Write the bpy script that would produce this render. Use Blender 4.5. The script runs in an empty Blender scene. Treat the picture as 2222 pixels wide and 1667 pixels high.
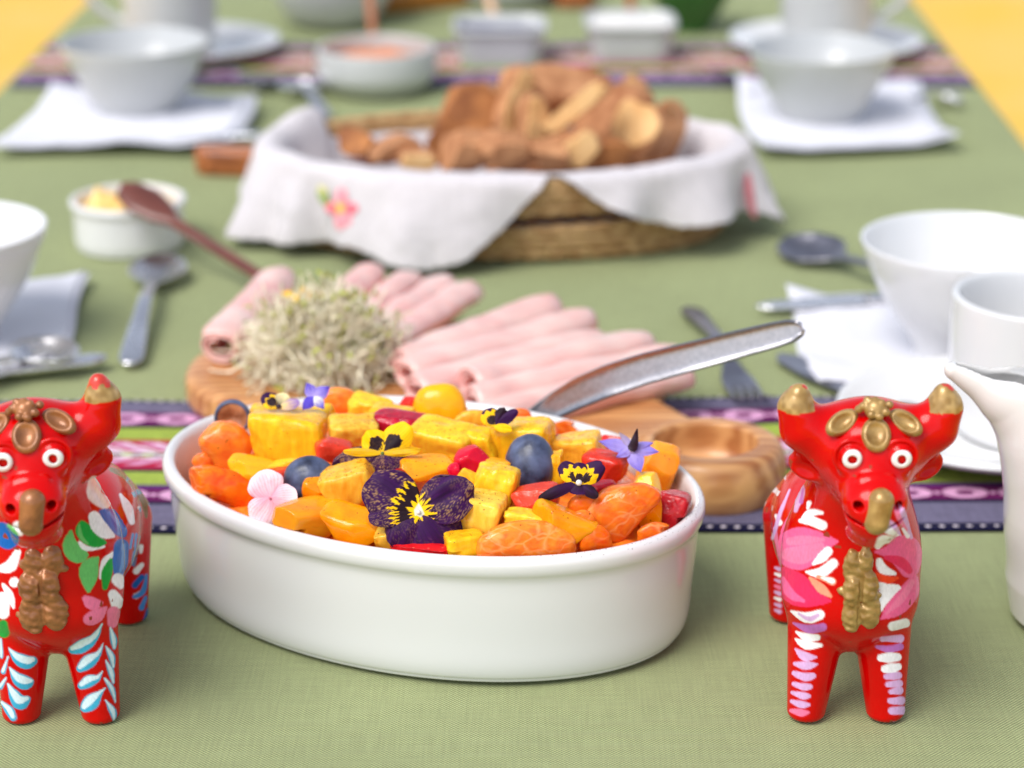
import bpy, math, random
import numpy as np
from mathutils import Vector, Matrix, noise
random.seed(7); np.random.seed(7)
sc = bpy.context.scene
C = sc.collection
# ---------------- camera ----------------
H = 0.45                       # camera height above the table top (table top is z = 0)
FPX = 5000.0                   # focal length in photograph pixels (2222 wide)
TH = math.atan(0.3667)
CT, ST = math.cos(TH), math.sin(TH)
cam_d = bpy.data.cameras.new('camera'); cam = bpy.data.objects.new('camera', cam_d); C.objects.link(cam)
cam.location = (0, 0, H); cam.rotation_euler = (math.pi/2 - TH, 0, 0)
cam_d.sensor_width = 36; cam_d.lens = FPX/2222*36
cam_d.clip_start = 0.02; cam_d.clip_end = 400
cam_d.dof.use_dof = True; cam_d.dof.focus_distance = 0.93; cam_d.dof.aperture_fstop = 6.6
sc.camera = cam
# ---------------- world, sun, exposure ----------------
w = bpy.data.worlds.new("World"); sc.world = w; w.use_nodes = True
nt = w.node_tree; bg = nt.nodes['Background']
sky = nt.nodes.new('ShaderNodeTexSky'); sky.sky_type = 'NISHITA'; sky.sun_disc = False
SUN_EL, SUN_AZ = math.radians(53), math.radians(-138)
sky.sun_elevation = SUN_EL; sky.sun_rotation = SUN_AZ
sky.air_density = 1.0; sky.dust_density = 6.0; sky.ozone_density = 1.0; sky.altitude = 2000
hs = nt.nodes.new('ShaderNodeHueSaturation'); hs.inputs['Saturation'].default_value = .45   # thin cloud: the sky's own colour, paled
nt.links.new(sky.outputs[0], hs.inputs['Color']); nt.links.new(hs.outputs[0], bg.inputs[0]); bg.inputs[1].default_value = 0.11
sd = bpy.data.lights.new('sun', 'SUN'); sd.energy = 1.5; sd.angle = math.radians(34); sd.color = (1, 0.975, 0.94)
so = bpy.data.objects.new('sun', sd); C.objects.link(so)
sdir = Vector((math.sin(SUN_AZ)*math.cos(SUN_EL), math.cos(SUN_AZ)*math.cos(SUN_EL), math.sin(SUN_EL)))
so.rotation_euler = sdir.to_track_quat('Z', 'Y').to_euler(); so.location = (0, 0, 5)
sc.view_settings.view_transform = 'Standard'; sc.view_settings.look = 'None'
sc.view_settings.exposure = 1.0; sc.view_settings.gamma = 1
sc.render.engine = 'CYCLES'
# ---------------- measuring helpers (a photograph pixel -> a point of the place) ----------------
def ray(px, py):
    u = (px-1111)/FPX; v = (py-833.5)/FPX
    return np.array([u, CT - v*ST, -ST - v*CT])
def G(px, py, h=0.0):
    d = ray(px, py); t = (h-H)/d[2]
    return np.array([0, 0, H]) + t*d
def GY(px, py, Y):
    d = ray(px, py); t = Y/d[1]
    return np.array([0, 0, H]) + t*d
def zax(p): return p[1]*CT - (p[2]-H)*ST
def proj(P):
    x = P[:, 0]; y = P[:, 1]; z = P[:, 2]-H
    dz = y*CT - z*ST; up = y*ST + z*CT
    return 1111 + FPX*x/dz, 833.5 - FPX*up/dz
# ---------------- object helpers ----------------
def srgb(r, g, b):
    f = lambda c: (c/255)/12.92 if c <= 10 else (((c/255)+0.055)/1.055)**2.4
    return (f(r), f(g), f(b))
def tag(o, label=None, cat=None, group=None, kind=None):
    if label: o['label'] = label
    if cat: o['category'] = cat
    if group: o['group'] = group
    if kind: o['kind'] = kind
    return o
def thing(name, label, cat, loc=(0, 0, 0), group=None, rot=(0, 0, 0)):
    o = bpy.data.objects.new(name, None); o.empty_display_size = .01; C.objects.link(o)
    o.location = tuple(loc); o.rotation_euler = rot
    return tag(o, label, cat, group)
def mobj(name, V, F, m=None, parent=None, loc=None, smooth=True, col=None, normals=None, mats=None, midx=None):
    me = bpy.data.meshes.new(name)
    V = np.asarray(V, dtype=np.float64)
    if isinstance(F, np.ndarray):
        n, k = F.shape
        me.vertices.add(len(V)); me.vertices.foreach_set('co', V.ravel())
        me.loops.add(n*k); me.loops.foreach_set('vertex_index', F.astype(np.int32).ravel())
        me.polygons.add(n); me.polygons.foreach_set('loop_start', np.arange(0, n*k, k, dtype=np.int32))
        me.polygons.foreach_set('loop_total', np.full(n, k, dtype=np.int32))
        me.update(calc_edges=True); me.validate()
    else:
        me.from_pydata([tuple(v) for v in V], [], [tuple(f) for f in F])
    if smooth: me.polygons.foreach_set('use_smooth', [True]*len(me.polygons))
    if mats:
        for q in mats: me.materials.append(q)
        me.polygons.foreach_set('material_index', np.asarray(midx, dtype=np.int32))
    elif m: me.materials.append(m)
    if col is not None:
        a = me.color_attributes.new('Col', 'FLOAT_COLOR', 'POINT')
        cc = np.ones((len(V), 4)); cc[:, :3] = col
        a.data.foreach_set('color', cc.ravel())
    if normals is not None: me.normals_split_custom_set_from_vertices([tuple(q) for q in normals])
    me.update()
    o = bpy.data.objects.new(name, me); C.objects.link(o)
    if parent is not None: o.parent = parent
    if loc is not None: o.location = tuple(loc)
    return o
def solid(o, t, off=0):
    md = o.modifiers.new('solid', 'SOLIDIFY'); md.thickness = t; md.offset = off
    return o
def gridF(nu, nv, wrapu=False, wrapv=False):
    iu = np.arange(nu if wrapu else nu-1); iv = np.arange(nv if wrapv else nv-1)
    I, J = np.meshgrid(iu, iv, indexing='ij'); I = I.ravel(); J = J.ravel()
    I2 = (I+1) % nu; J2 = (J+1) % nv
    return np.stack([I*nv+J, I2*nv+J, I2*nv+J2, I*nv+J2], 1)
def lathe(prof, n=64, ax=1.0, ay=1.0):
    """profile of (r, z) from the outer foot up and over to the inner floor"""
    P = np.array(prof, float); a = np.linspace(0, 2*math.pi, n, endpoint=False)
    V = np.zeros((n, len(P), 3))
    V[:, :, 0] = np.cos(a)[:, None]*P[None, :, 0]*ax; V[:, :, 1] = np.sin(a)[:, None]*P[None, :, 0]*ay; V[:, :, 2] = P[None, :, 1]
    return V.reshape(-1, 3), gridF(n, len(P), True, False)
def smoothprof(P, k=4):
    """Catmull-Rom through the profile points"""
    P = [np.array(p, float) for p in P]; out = []
    Q = [P[0]] + P + [P[-1]]
    for i in range(1, len(Q)-2):
        for s in range(k):
            t = s/k; a, b, c, d = Q[i-1], Q[i], Q[i+1], Q[i+2]
            out.append(.5*((2*b)+(c-a)*t+(2*a-5*b+4*c-d)*t*t+(3*b-a-3*c+d)*t**3))
    out.append(P[-1]); return [tuple(q) for q in out]
def tube(pts, rad, n=8, caps=True):
    P = [Vector(p) for p in pts]; V = []; F = []; up = Vector((0.13, 0.2, 1))
    for i, p in enumerate(P):
        t = (P[min(i+1, len(P)-1)]-P[max(i-1, 0)]).normalized()
        a = t.cross(up).normalized(); b = t.cross(a).normalized()
        r = rad[i] if hasattr(rad, '__len__') else rad
        for k in range(n):
            th = 2*math.pi*k/n; V.append(p + a*(math.cos(th)*r) + b*(math.sin(th)*r))
    for i in range(len(P)-1):
        for k in range(n):
            F.append((i*n+k, i*n+(k+1) % n, (i+1)*n+(k+1) % n, (i+1)*n+k))
    if caps:
        F.append(tuple(range(n))); F.append(tuple(range((len(P)-1)*n, len(P)*n))[::-1])
    return [tuple(v) for v in V], F
def merge(parts):
    V = []; F = []
    for v, f in parts:
        o = len(V); V += [tuple(q) for q in v]; F += [tuple(i+o for i in ff) for ff in f]
    return V, F
# smooth value noise (vectorised)
def vnoise(P, scale, seed=0):
    Q = np.asarray(P)*scale + seed*17.31; i = np.floor(Q).astype(np.int64); f = Q-i; f = f*f*(3-2*f)
    def h(a, b, c):
        n = (a*374761393 + b*668265263 + c*2147483647 + seed*9176) & 0x7fffffff
        n = ((n ^ (n >> 13))*1274126177) & 0x7fffffff
        return ((n ^ (n >> 16)) & 0xffff)/65535.0*2-1
    r = 0
    for dx in (0, 1):
        for dy in (0, 1):
            for dz in (0, 1):
                wgt = (f[:, 0] if dx else 1-f[:, 0])*(f[:, 1] if dy else 1-f[:, 1])*(f[:, 2] if dz else 1-f[:, 2])
                r = r + wgt*h(i[:, 0]+dx, i[:, 1]+dy, i[:, 2]+dz)
    return r
# ---------------- signed distance modelling ----------------
def s_ell(p, c, r):
    q = p-np.array(c); r = np.array(r, float)
    k0 = np.linalg.norm(q/r, axis=1); k1 = np.linalg.norm(q/(r*r), axis=1)+1e-12
    return k0*(k0-1)/k1
def s_sph(p, c, r): return np.linalg.norm(p-np.array(c), axis=1)-r
def s_cone(p, a, b, ra, rb):
    a = np.array(a, float); b = np.array(b, float); ba = b-a; pa = p-a
    h = np.clip(pa@ba/(ba@ba), 0, 1)
    return np.linalg.norm(pa-h[:, None]*ba, axis=1)-(ra+(rb-ra)*h)
def smin(a, b, k):
    h = np.clip(.5+.5*(b-a)/k, 0, 1); return b+(a-b)*h-k*h*(1-h)
def smax(a, b, k): return -smin(-a, -b, k)
def sdf_mesh(f, lo, hi, h):
    lo = np.array(lo, float); hi = np.array(hi, float); c = 4
    n = (np.ceil((hi-lo)/h/c).astype(int))*c + 1
    nc = (n-1)//c+1
    ax = [lo[i]+np.arange(nc[i])*h*c for i in range(3)]
    X, Y, Z = np.meshgrid(*ax, indexing='ij')
    Fc = f(np.stack([X.ravel(), Y.ravel(), Z.ravel()], 1)).reshape(nc)
    band = np.abs(Fc) < h*c*2.2
    b = band.copy()
    for axx in range(3):
        b = b | np.roll(b, 1, axx)          # cell mask from its corners
    F = np.repeat(np.repeat(np.repeat(Fc, c, 0), c, 1), c, 2)[:n[0], :n[1], :n[2]].copy()
    # a fine point belongs to coarse node floor(i/c) or its neighbour
    m1 = np.zeros(nc, bool); m1 |= band
    for dx in (0, 1):
        for dy in (0, 1):
            for dz in (0, 1):
                m1 |= np.roll(np.roll(np.roll(band, -dx, 0), -dy, 1), -dz, 2)
    M = np.repeat(np.repeat(np.repeat(m1, c, 0), c, 1), c, 2)[:n[0], :n[1], :n[2]]
    idx = np.argwhere(M)
    for s in range(0, len(idx), 400000):
        q = idx[s:s+400000]; F[q[:, 0], q[:, 1], q[:, 2]] = f(lo+q*h)
    F = np.where(F == 0, 1e-9, F)
    S = F < 0
    cnt = np.zeros(n-1, np.int8)
    for dx in (0, 1):
        for dy in (0, 1):
            for dz in (0, 1):
                cnt += S[dx:n[0]-1+dx, dy:n[1]-1+dy, dz:n[2]-1+dz]
    act = (cnt > 0) & (cnt < 8)
    cid = -np.ones(n-1, np.int64); A = np.argwhere(act); cid[act] = np.arange(len(A))
    acc = np.zeros((len(A), 3)); num = np.zeros(len(A))
    cor = [(i, j, k) for i in (0, 1) for j in (0, 1) for k in (0, 1)]
    for a in cor:
        for d in range(3):
            if a[d] == 0:
                bb = list(a); bb[d] = 1
                fa = F[A[:, 0]+a[0], A[:, 1]+a[1], A[:, 2]+a[2]]; fb = F[A[:, 0]+bb[0], A[:, 1]+bb[1], A[:, 2]+bb[2]]
                m = (fa < 0) != (fb < 0)
                t = np.where(m, fa/np.where(m, fa-fb, 1), 0)
                pos = np.array(a, float)[None, :]+np.zeros((len(A), 3)); pos[:, d] = t
                acc += pos*m[:, None]; num += m
    V = lo+(A+acc/num[:, None])*h
    # gradient, one Newton step onto the surface
    def grad(V):
        e = h*.5; g = np.zeros_like(V)
        for d in range(3):
            o = np.zeros(3); o[d] = e
            g[:, d] = (f(V+o)-f(V-o))/(2*e)
        return g
    g = grad(V); gl = np.linalg.norm(g, axis=1)+1e-9
    fv = f(V); V = V - np.clip(fv/gl, -h*.5, h*.5)[:, None]*g/gl[:, None]
    N = g/gl[:, None]
    quads = []
    for d in range(3):
        sl0 = [slice(None)]*3; sl1 = [slice(None)]*3; sl0[d] = slice(0, -1); sl1[d] = slice(1, None)
        a = S[tuple(sl0)]; b2 = S[tuple(sl1)]
        E = np.argwhere(a != b2); 
        e1, e2 = [(1, 2), (2, 0), (0, 1)][d]
        ok = (E[:, e1] > 0) & (E[:, e2] > 0) & (E[:, e1] < n[e1]-1) & (E[:, e2] < n[e2]-1); E = E[ok]
        fl = a[E[:, 0], E[:, 1], E[:, 2]]
        def cell(o1, o2):
            q = E.copy(); q[:, e1] -= o1; q[:, e2] -= o2; return cid[q[:, 0], q[:, 1], q[:, 2]]
        Q = np.stack([cell(1, 1), cell(0, 1), cell(0, 0), cell(1, 0)], 1)
        Q[~fl] = Q[~fl][:, ::-1]; quads.append(Q)
    return V, np.concatenate(quads), N
# ---------------- materials ----------------
def newmat(name):
    m = bpy.data.materials.new(name); m.use_nodes = True
    return m, m.node_tree, m.node_tree.nodes['Principled BSDF']
def setc(b, col): b.inputs['Base Color'].default_value = (*col, 1)
def mat(name, col, rough=.5, metal=0, sss=0, sr=(1, .5, .3), ss=.004, coat=0, spec=.5, nscale=0, namp=.15, bump=0, bscale=200, col2=None, stretch=(1, 1, 1), attr=False, sheen=0, bdist=.001, ndet=3, trans=0, rvar=0):
    m, t, b = newmat(name); setc(b, col); N = t.nodes.new; L = t.links.new
    b.inputs['Roughness'].default_value = rough; b.inputs['Metallic'].default_value = metal
    b.inputs['Specular IOR Level'].default_value = spec
    if sss:
        b.inputs['Subsurface Weight'].default_value = sss; b.inputs['Subsurface Radius'].default_value = sr; b.inputs['Subsurface Scale'].default_value = ss
    if coat: b.inputs['Coat Weight'].default_value = coat; b.inputs['Coat Roughness'].default_value = .08
    if sheen: b.inputs['Sheen Weight'].default_value = sheen; b.inputs['Sheen Roughness'].default_value = .5
    if trans: b.inputs['Transmission Weight'].default_value = trans
    tc = N('ShaderNodeTexCoord'); mp = N('ShaderNodeMapping'); L(tc.outputs['Object'], mp.inputs[0]); mp.inputs['Scale'].default_value = stretch
    if attr:
        a = N('ShaderNodeAttribute'); a.attribute_name = 'Col'; src = a.outputs['Color']
        if nscale:
            n = N('ShaderNodeTexNoise'); n.inputs['Scale'].default_value = nscale; n.inputs['Detail'].default_value = ndet; L(mp.outputs[0], n.inputs['Vector'])
            mr = N('ShaderNodeMapRange'); mr.inputs[1].default_value = .25; mr.inputs[2].default_value = .75; mr.inputs[3].default_value = 1-namp; mr.inputs[4].default_value = 1+namp
            L(n.outputs[0], mr.inputs[0])
            x = N('ShaderNodeVectorMath'); x.operation = 'SCALE'; L(src, x.inputs[0]); L(mr.outputs[0], x.inputs['Scale']); src = x.outputs[0]
        L(src, b.inputs['Base Color'])
    elif nscale:
        n = N('ShaderNodeTexNoise'); n.inputs['Scale'].default_value = nscale; n.inputs['Detail'].default_value = ndet; L(mp.outputs[0], n.inputs['Vector'])
        r = N('ShaderNodeValToRGB'); r.color_ramp.elements[0].position = .3; r.color_ramp.elements[1].position = .7
        c2 = col2 if col2 else tuple(c*(1+namp) for c in col); c1 = col if col2 else tuple(c*(1-namp) for c in col)
        r.color_ramp.elements[0].color = (*c1, 1); r.color_ramp.elements[1].color = (*c2, 1)
        L(n.outputs[0], r.inputs[0]); L(r.outputs[0], b.inputs['Base Color'])
        if rvar:
            mr = N('ShaderNodeMapRange'); mr.inputs[3].default_value = rough-rvar; mr.inputs[4].default_value = rough+rvar; L(n.outputs[0], mr.inputs[0]); L(mr.outputs[0], b.inputs['Roughness'])
    if bump:
        n2 = N('ShaderNodeTexNoise'); n2.inputs['Scale'].default_value = bscale; n2.inputs['Detail'].default_value = 4; L(mp.outputs[0], n2.inputs['Vector'])
        bp = N('ShaderNodeBump'); bp.inputs['Strength'].default_value = bump; bp.inputs['Distance'].default_value = bdist; L(n2.outputs[0], bp.inputs['Height']); L(bp.outputs[0], b.inputs['Normal'])
    return m
def weave(name, col=None, period=.0008, amp=.18, attr=False, rough=.9, sheen=.15, bd=.0002, nsc=14, slub=.12, scale_xy=(1, 1)):
    """woven cloth: crossed threads in colour and relief, uneven slubs"""
    m, t, b = newmat(name); N = t.nodes.new; L = t.links.new
    b.inputs['Roughness'].default_value = rough; b.inputs['Sheen Weight'].default_value = sheen; b.inputs['Specular IOR Level'].default_value = .15
    tc = N('ShaderNodeTexCoord'); sep = N('ShaderNodeSeparateXYZ')
    wn = N('ShaderNodeTexNoise'); wn.inputs['Scale'].default_value = 60; L(tc.outputs['Object'], wn.inputs['Vector'])
    ws = N('ShaderNodeVectorMath'); ws.operation = 'SCALE'; ws.inputs['Scale'].default_value = period*.5; L(wn.outputs[1], ws.inputs[0])
    wa = N('ShaderNodeVectorMath'); wa.operation = 'ADD'; L(tc.outputs['Object'], wa.inputs[0]); L(ws.outputs[0], wa.inputs[1]); L(wa.outputs[0], sep.inputs[0])
    def sn(o, per, ph=0):
        a = N('ShaderNodeMath'); a.operation = 'MULTIPLY'; a.inputs[1].default_value = 2*math.pi/per; L(o, a.inputs[0])
        s = N('ShaderNodeMath'); s.operation = 'SINE'; L(a.outputs[0], s.inputs[0]); return s.outputs[0]
    sx = sn(sep.outputs[0], period*scale_xy[0]); sy = sn(sep.outputs[1], period*scale_xy[1])
    pr = N('ShaderNodeMath'); pr.operation = 'MULTIPLY'; L(sx, pr.inputs[0]); L(sy, pr.inputs[1])
    vals = []
    for st in ((40, 900, 40), (900, 40, 40)):
        mp = N('ShaderNodeMapping'); mp.inputs['Scale'].default_value = st; L(tc.outputs['Object'], mp.inputs[0])
        n = N('ShaderNodeTexNoise'); n.inputs['Scale'].default_value = 1; n.inputs['Detail'].default_value = 2; L(mp.outputs[0], n.inputs['Vector']); vals.append(n.outputs[0])
    ad = N('ShaderNodeMath'); ad.operation = 'ADD'; L(vals[0], ad.inputs[0]); L(vals[1], ad.inputs[1])
    big = N('ShaderNodeTexNoise'); big.inputs['Scale'].default_value = nsc; big.inputs['Detail'].default_value = 4; L(tc.outputs['Object'], big.inputs['Vector'])
    def mr(o, a, b_, c, d):
        q = N('ShaderNodeMapRange'); q.inputs[1].default_value = a; q.inputs[2].default_value = b_; q.inputs[3].default_value = c; q.inputs[4].default_value = d; L(o, q.inputs[0]); return q.outputs[0]
    f1 = mr(pr.outputs[0], -1, 1, 1-amp, 1+amp); f2 = mr(ad.outputs[0], .7, 1.3, 1-slub, 1+slub); f3 = mr(big.outputs[0], .3, .7, .94, 1.06)  # first factor puts the shade of the gaps between threads into the colour
    m1 = N('ShaderNodeMath'); m1.operation = 'MULTIPLY'; L(f1, m1.inputs[0]); L(f2, m1.inputs[1])
    m2 = N('ShaderNodeMath'); m2.operation = 'MULTIPLY'; L(m1.outputs[0], m2.inputs[0]); L(f3, m2.inputs[1])
    x = N('ShaderNodeVectorMath'); x.operation = 'SCALE'; L(m2.outputs[0], x.inputs['Scale'])
    if attr:
        a = N('ShaderNodeAttribute'); a.attribute_name = 'Col'; L(a.outputs['Color'], x.inputs[0])
    else: x.inputs[0].default_value = col
    L(x.outputs[0], b.inputs['Base Color'])
    bp = N('ShaderNodeBump'); bp.inputs['Strength'].default_value = .8; bp.inputs['Distance'].default_value = bd
    L(m1.outputs[0], bp.inputs['Height']); L(bp.outputs[0], b.inputs['Normal'])
    return m
def wood(name, c1, c2, scale=30, stretch=(1, 8, 8), rough=.45, coat=.1):
    m, t, b = newmat(name); N = t.nodes.new; L = t.links.new
    tc = N('ShaderNodeTexCoord'); mp = N('ShaderNodeMapping'); mp.inputs['Scale'].default_value = stretch; L(tc.outputs['Object'], mp.inputs[0])
    n = N('ShaderNodeTexNoise'); n.inputs['Scale'].default_value = scale; n.inputs['Detail'].default_value = 6; n.inputs['Distortion'].default_value = 1.2; L(mp.outputs[0], n.inputs['Vector'])
    wv = N('ShaderNodeTexWave'); wv.inputs['Scale'].default_value = scale*.9; wv.inputs['Distortion'].default_value = 9; wv.inputs['Detail'].default_value = 3; wv.bands_direction = 'Y'; L(mp.outputs[0], wv.inputs['Vector'])
    mx = N('ShaderNodeMath'); mx.operation = 'MULTIPLY_ADD'; mx.inputs[1].default_value = .35; L(wv.outputs[1], mx.inputs[0]); L(n.outputs[0], mx.inputs[2])
    r = N('ShaderNodeValToRGB'); e = r.color_ramp.elements; e[0].position = .42; e[0].color = (*c2, 1); e[1].position = .85; e[1].color = (*c1, 1)
    L(mx.outputs[0], r.inputs[0]); L(r.outputs[0], b.inputs['Base Color']); b.inputs['Roughness'].default_value = rough; b.inputs['Coat Weight'].default_value = coat*3
    bp = N('ShaderNodeBump'); bp.inputs['Strength'].default_value = .2; bp.inputs['Distance'].default_value = .0005; L(n.outputs[0], bp.inputs['Height']); L(bp.outputs[0], b.inputs['Normal'])
    return m
M = {}
M['porcelain'] = mat('white_porcelain', (.72, .72, .72), .12, coat=.5, sss=.05, sr=(1, .9, .8), ss=.003, bump=.05, bscale=25, bdist=.002, nscale=9, namp=.015)
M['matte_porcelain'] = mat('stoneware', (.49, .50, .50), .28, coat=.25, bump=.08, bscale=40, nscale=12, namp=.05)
M['cream_porcelain'] = mat('cream_porcelain', (.72, .70, .67), .1, coat=.6, nscale=9, namp=.02, bump=.05, bscale=20, bdist=.002)
M['steel'] = mat('brushed_steel', (.74, .73, .75), .24, metal=1, bump=.15, bscale=900, bdist=.0002, stretch=(.3, 1, 1), nscale=60, namp=.18, rvar=.12)
M['worn_steel'] = mat('worn_steel', (.40, .39, .41), .32, metal=1, bump=.12, bscale=1600, bdist=.0002, nscale=500, namp=.12, rvar=.08, ndet=6)
M['dark_steel'] = mat('dark_steel', (.33, .32, .36), .3, metal=1, nscale=50, namp=.2)
M['paper'] = mat('paper_napkin', (.70, .70, .755), .85, spec=.2, bump=.4, bscale=700, bdist=.0003, nscale=40, namp=.03)
M['linen'] = weave('linen_cloth', (.60, .565, .58), .0013, .08, rough=.95, sheen=.2, slub=.07)
M['gold'] = mat('gold_paint', srgb(140, 104, 48), .38, metal=.35, coat=.35, nscale=220, col2=srgb(186, 152, 92), bump=.35, bscale=700, bdist=.0004, ndet=5)
M['copper'] = mat('copper_paint', srgb(118, 72, 42), .38, metal=.3, coat=.3, nscale=160, col2=srgb(172, 112, 66), bump=.4, bscale=600, bdist=.0004, ndet=6)
M['gloss_paint'] = mat('glossy_painted_clay', (.7, .0, .0), .13, attr=True, coat=0, spec=.24, bump=.12, bscale=120, bdist=.0012, nscale=90, namp=.06)
M['olive_wood'] = wood('olive_wood', srgb(216, 160, 102), srgb(164, 100, 52), 9, (1, 5, 5))
M['dark_wood'] = wood('dark_wood', srgb(120, 62, 48), srgb(74, 32, 24), 30)
M['brown_wood'] = wood('brown_wood', srgb(190, 112, 60), srgb(120, 60, 28), 20)
M['pale_wood'] = wood('pale_wood', srgb(225, 190, 155), srgb(190, 148, 110), 30)
# ================= SETTING: ground, table, cloth, runners =================
gm = mat('yellow_ground', srgb(220, 180, 62), .9, nscale=3.5, col2=srgb(232, 186, 100), bump=.6, bscale=30, bdist=.03, ndet=6)
o = mobj('ground', [(-60, -40, -.75), (60, -40, -.75), (60, 140, -.75), (-60, 140, -.75)], [(0, 1, 2, 3)], gm, smooth=False); tag(o, kind='structure')
L0, L1 = G(200, 0), G(0, 200); R0, R1 = G(1973, 0), G(2222, 320)
def xl(Y): return L0[0]+(L1[0]-L0[0])*(Y-L0[1])/(L1[1]-L0[1])
def xr(Y): return R0[0]+(R1[0]-R0[0])*(Y-R0[1])/(R1[1]-R0[1])
YN, YF = .45, 3.1
tb = thing('table', 'long dining table under the green cloth', 'table', (0, 1.8, -.75))
def boxm(x0, x1, y0, y1, z0, z1):
    V = [(x, y, z) for x in (x0, x1) for y in (y0, y1) for z in (z0, z1)]
    return V, [(0, 1, 3, 2), (4, 6, 7, 5), (0, 4, 5, 1), (2, 3, 7, 6), (0, 2, 6, 4), (1, 5, 7, 3)]
xa, xb = (xl(1.8)+xl(1.8))/2+.03, xr(1.8)-.03
tv, tf = boxm(xa, xb, YN-1.8+.03, YF-1.8-.03, .715, .745); mobj('tabletop', tv, tf, M['brown_wood'], tb, smooth=False)
for lx in (xa+.06, xb-.1):
    for ly in (YN-1.8+.1, YF-1.8-.16):
        tv, tf = boxm(lx, lx+.05, ly, ly+.05, 0, .715); mobj('leg', tv, tf, M['brown_wood'], tb, smooth=False)
# tablecloth
def cloth_z(x, y):
    P = np.stack([x, y, np.zeros_like(x)], 1)
    return .0011*vnoise(P*np.array([1, .6, 1]), 7, 3) + .0005*vnoise(P, 24, 4)
nu, nv = 260, 300
ys = np.linspace(YN, YF, nv); t = np.linspace(-.22, 1.22, nu)
T, Yg = np.meshgrid(t, ys, indexing='ij'); Tf = T.ravel(); Yf = Yg.ravel()
a, b_ = xl(Yf), xr(Yf); wd = b_-a
tc_ = np.clip(Tf, 0, 1); ov = (np.abs(Tf-tc_))*wd; sg = np.sign(Tf-.5)
drop = np.maximum(ov-.004, 0); rnd = np.minimum(ov, .004)
X = a+tc_*wd+sg*(rnd*.8 + .004*np.sin(Yf*31)*np.clip(drop*8, 0, 1)*1.0 + drop*.08 + .010*np.sin(Yf*14+sg)*np.clip(drop*6, 0, 1))
Zc = cloth_z(X, Yf)-drop*.99-rnd**2*60
M['tablecloth'] = weave('green_tablecloth', srgb(147, 155, 110), .00180, .50, slub=.10, rough=.95, sheen=.08, bd=.00035, nsc=8)
o = mobj('tablecloth', np.stack([X, Yf, Zc], 1), gridF(nu, nv)[:, ::-1], M['tablecloth'])
tag(o, 'sage green woven tablecloth covering the whole table', 'tablecloth')
# runner: striped andean band
rows = [870, 876, 898, 926, 932, 958, 964, 984, 998, 1022, 1028, 1056, 1064, 1092, 1100, 1144, 1158]
Yr = [G(1100, r)[1] for r in rows]
c_grey = srgb(106, 100, 124); c_navy = srgb(16, 14, 48); c_mag = srgb(98, 10, 80); c_pink = srgb(214, 160, 196); c_lime = srgb(150, 168, 70)
c_red = srgb(172, 26, 62); c_wht = srgb(226, 214, 222); c_brn = srgb(96, 68, 52); c_pur = srgb(84, 40, 108)
def runner_cols(x, yl):
    y = yl; col = np.zeros((len(x), 3)); n1 = vnoise(np.stack([x, y, y*0], 1), 400, 5)
    def band(i, j, c):
        m = (y <= Yr[i]) & (y > Yr[j]); col[m] = c; return m
    band(0, 1, c_navy); band(1, 2, c_grey); m = band(2, 3, c_mag)
    def motif(m, i, j, per, c, c2, ph=0):
        yc = (Yr[i]+Yr[j])/2; hw = (Yr[i]-Yr[j])/2
        u = ((x/per+ph) % 1-.5)*2; v = (y-yc)/hw
        d = np.sqrt((u/.82)**2+(v/.85)**2)
        col[m & (d < 1)] = c; col[m & (d < .42)] = c2
        d2 = np.abs(np.abs(u)-1)+np.abs(v)*.6; col[m & (d2 < .16)] = c
    motif(m, 2, 3, .028, c_pink, c_mag)
    band(3, 4, c_navy); band(4, 5, c_lime); band(5, 6, c_red)
    m = band(6, 7, c_pink); s = ((x/.017+(y-Yr[6])*90) % 1); col[m & (s < .35)] = c_red; col[m & (s > .8)] = c_wht
    m = band(7, 8, c_lime); s = ((x/.011) % 1); col[m & (s < .5)] = c_brn; col[m & (np.abs((y-(Yr[7]+Yr[8])/2)) > .0018)] = c_wht
    m = band(8, 9, c_red); s = ((x/.017-(y-Yr[8])*90) % 1); col[m & (s < .5)] = c_pink; 
    mm = m & (y < Yr[9]+.006); col[mm] = c_red
    band(9, 10, c_navy); band(10, 11, c_lime); m = band(11, 12, c_pur); m = band(12, 13, c_mag); motif(m, 12, 13, .028, c_pink, c_mag, .4)
    band(13, 14, c_navy); band(14, 15, c_grey); m = band(15, 16, c_navy)
    yc = (Yr[15]+Yr[16])/2; u = ((x/.0066) % 1-.5)*.0066; d = np.sqrt(u**2+(y-yc)**2); col[m & (d < .0011)] = c_wht
    m = (y <= Yr[0]) & (y > Yr[1]); yc = (Yr[0]+Yr[1])/2; d = np.sqrt(u**2+(y-yc)**2); col[m & (d < .0011)] = c_wht
    return col*(1+.12*n1[:, None])
def runner(dy, lab, skew):
    ny, nx = 230, 760
    x0, x1 = xl(Yr[8]+dy)+.003, xr(Yr[8]+dy)-.003
    xs = np.linspace(x0, x1, nx); yy = np.linspace(Yr[16], Yr[0], ny)
    Xg, Yg = np.meshgrid(xs, yy, indexing='ij'); x = Xg.ravel(); y = Yg.ravel()
    col = runner_cols(x+dy*.37, y)
    yo = y+dy+skew*(x)+.0012*np.sin(x*9+dy)
    z = cloth_z(x, yo)+.0021+.0005*vnoise(np.stack([x, yo, yo*0], 1), 30, 8)
    e = np.minimum((y-Yr[16]), (Yr[0]-y)); z = z-np.clip(.0012-e, 0, .0012)*.9
    o = mobj('table_runner', np.stack([x, yo, z], 1), gridF(nx, ny), M['runner'], col=col)
    tag(o, lab, 'table runner', 'striped woven runners laid across the table')
M['runner'] = weave('runner_weave', None, .0011, .25, attr=True, rough=.95, sheen=.03, bd=.0003, slub=.18)
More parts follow.
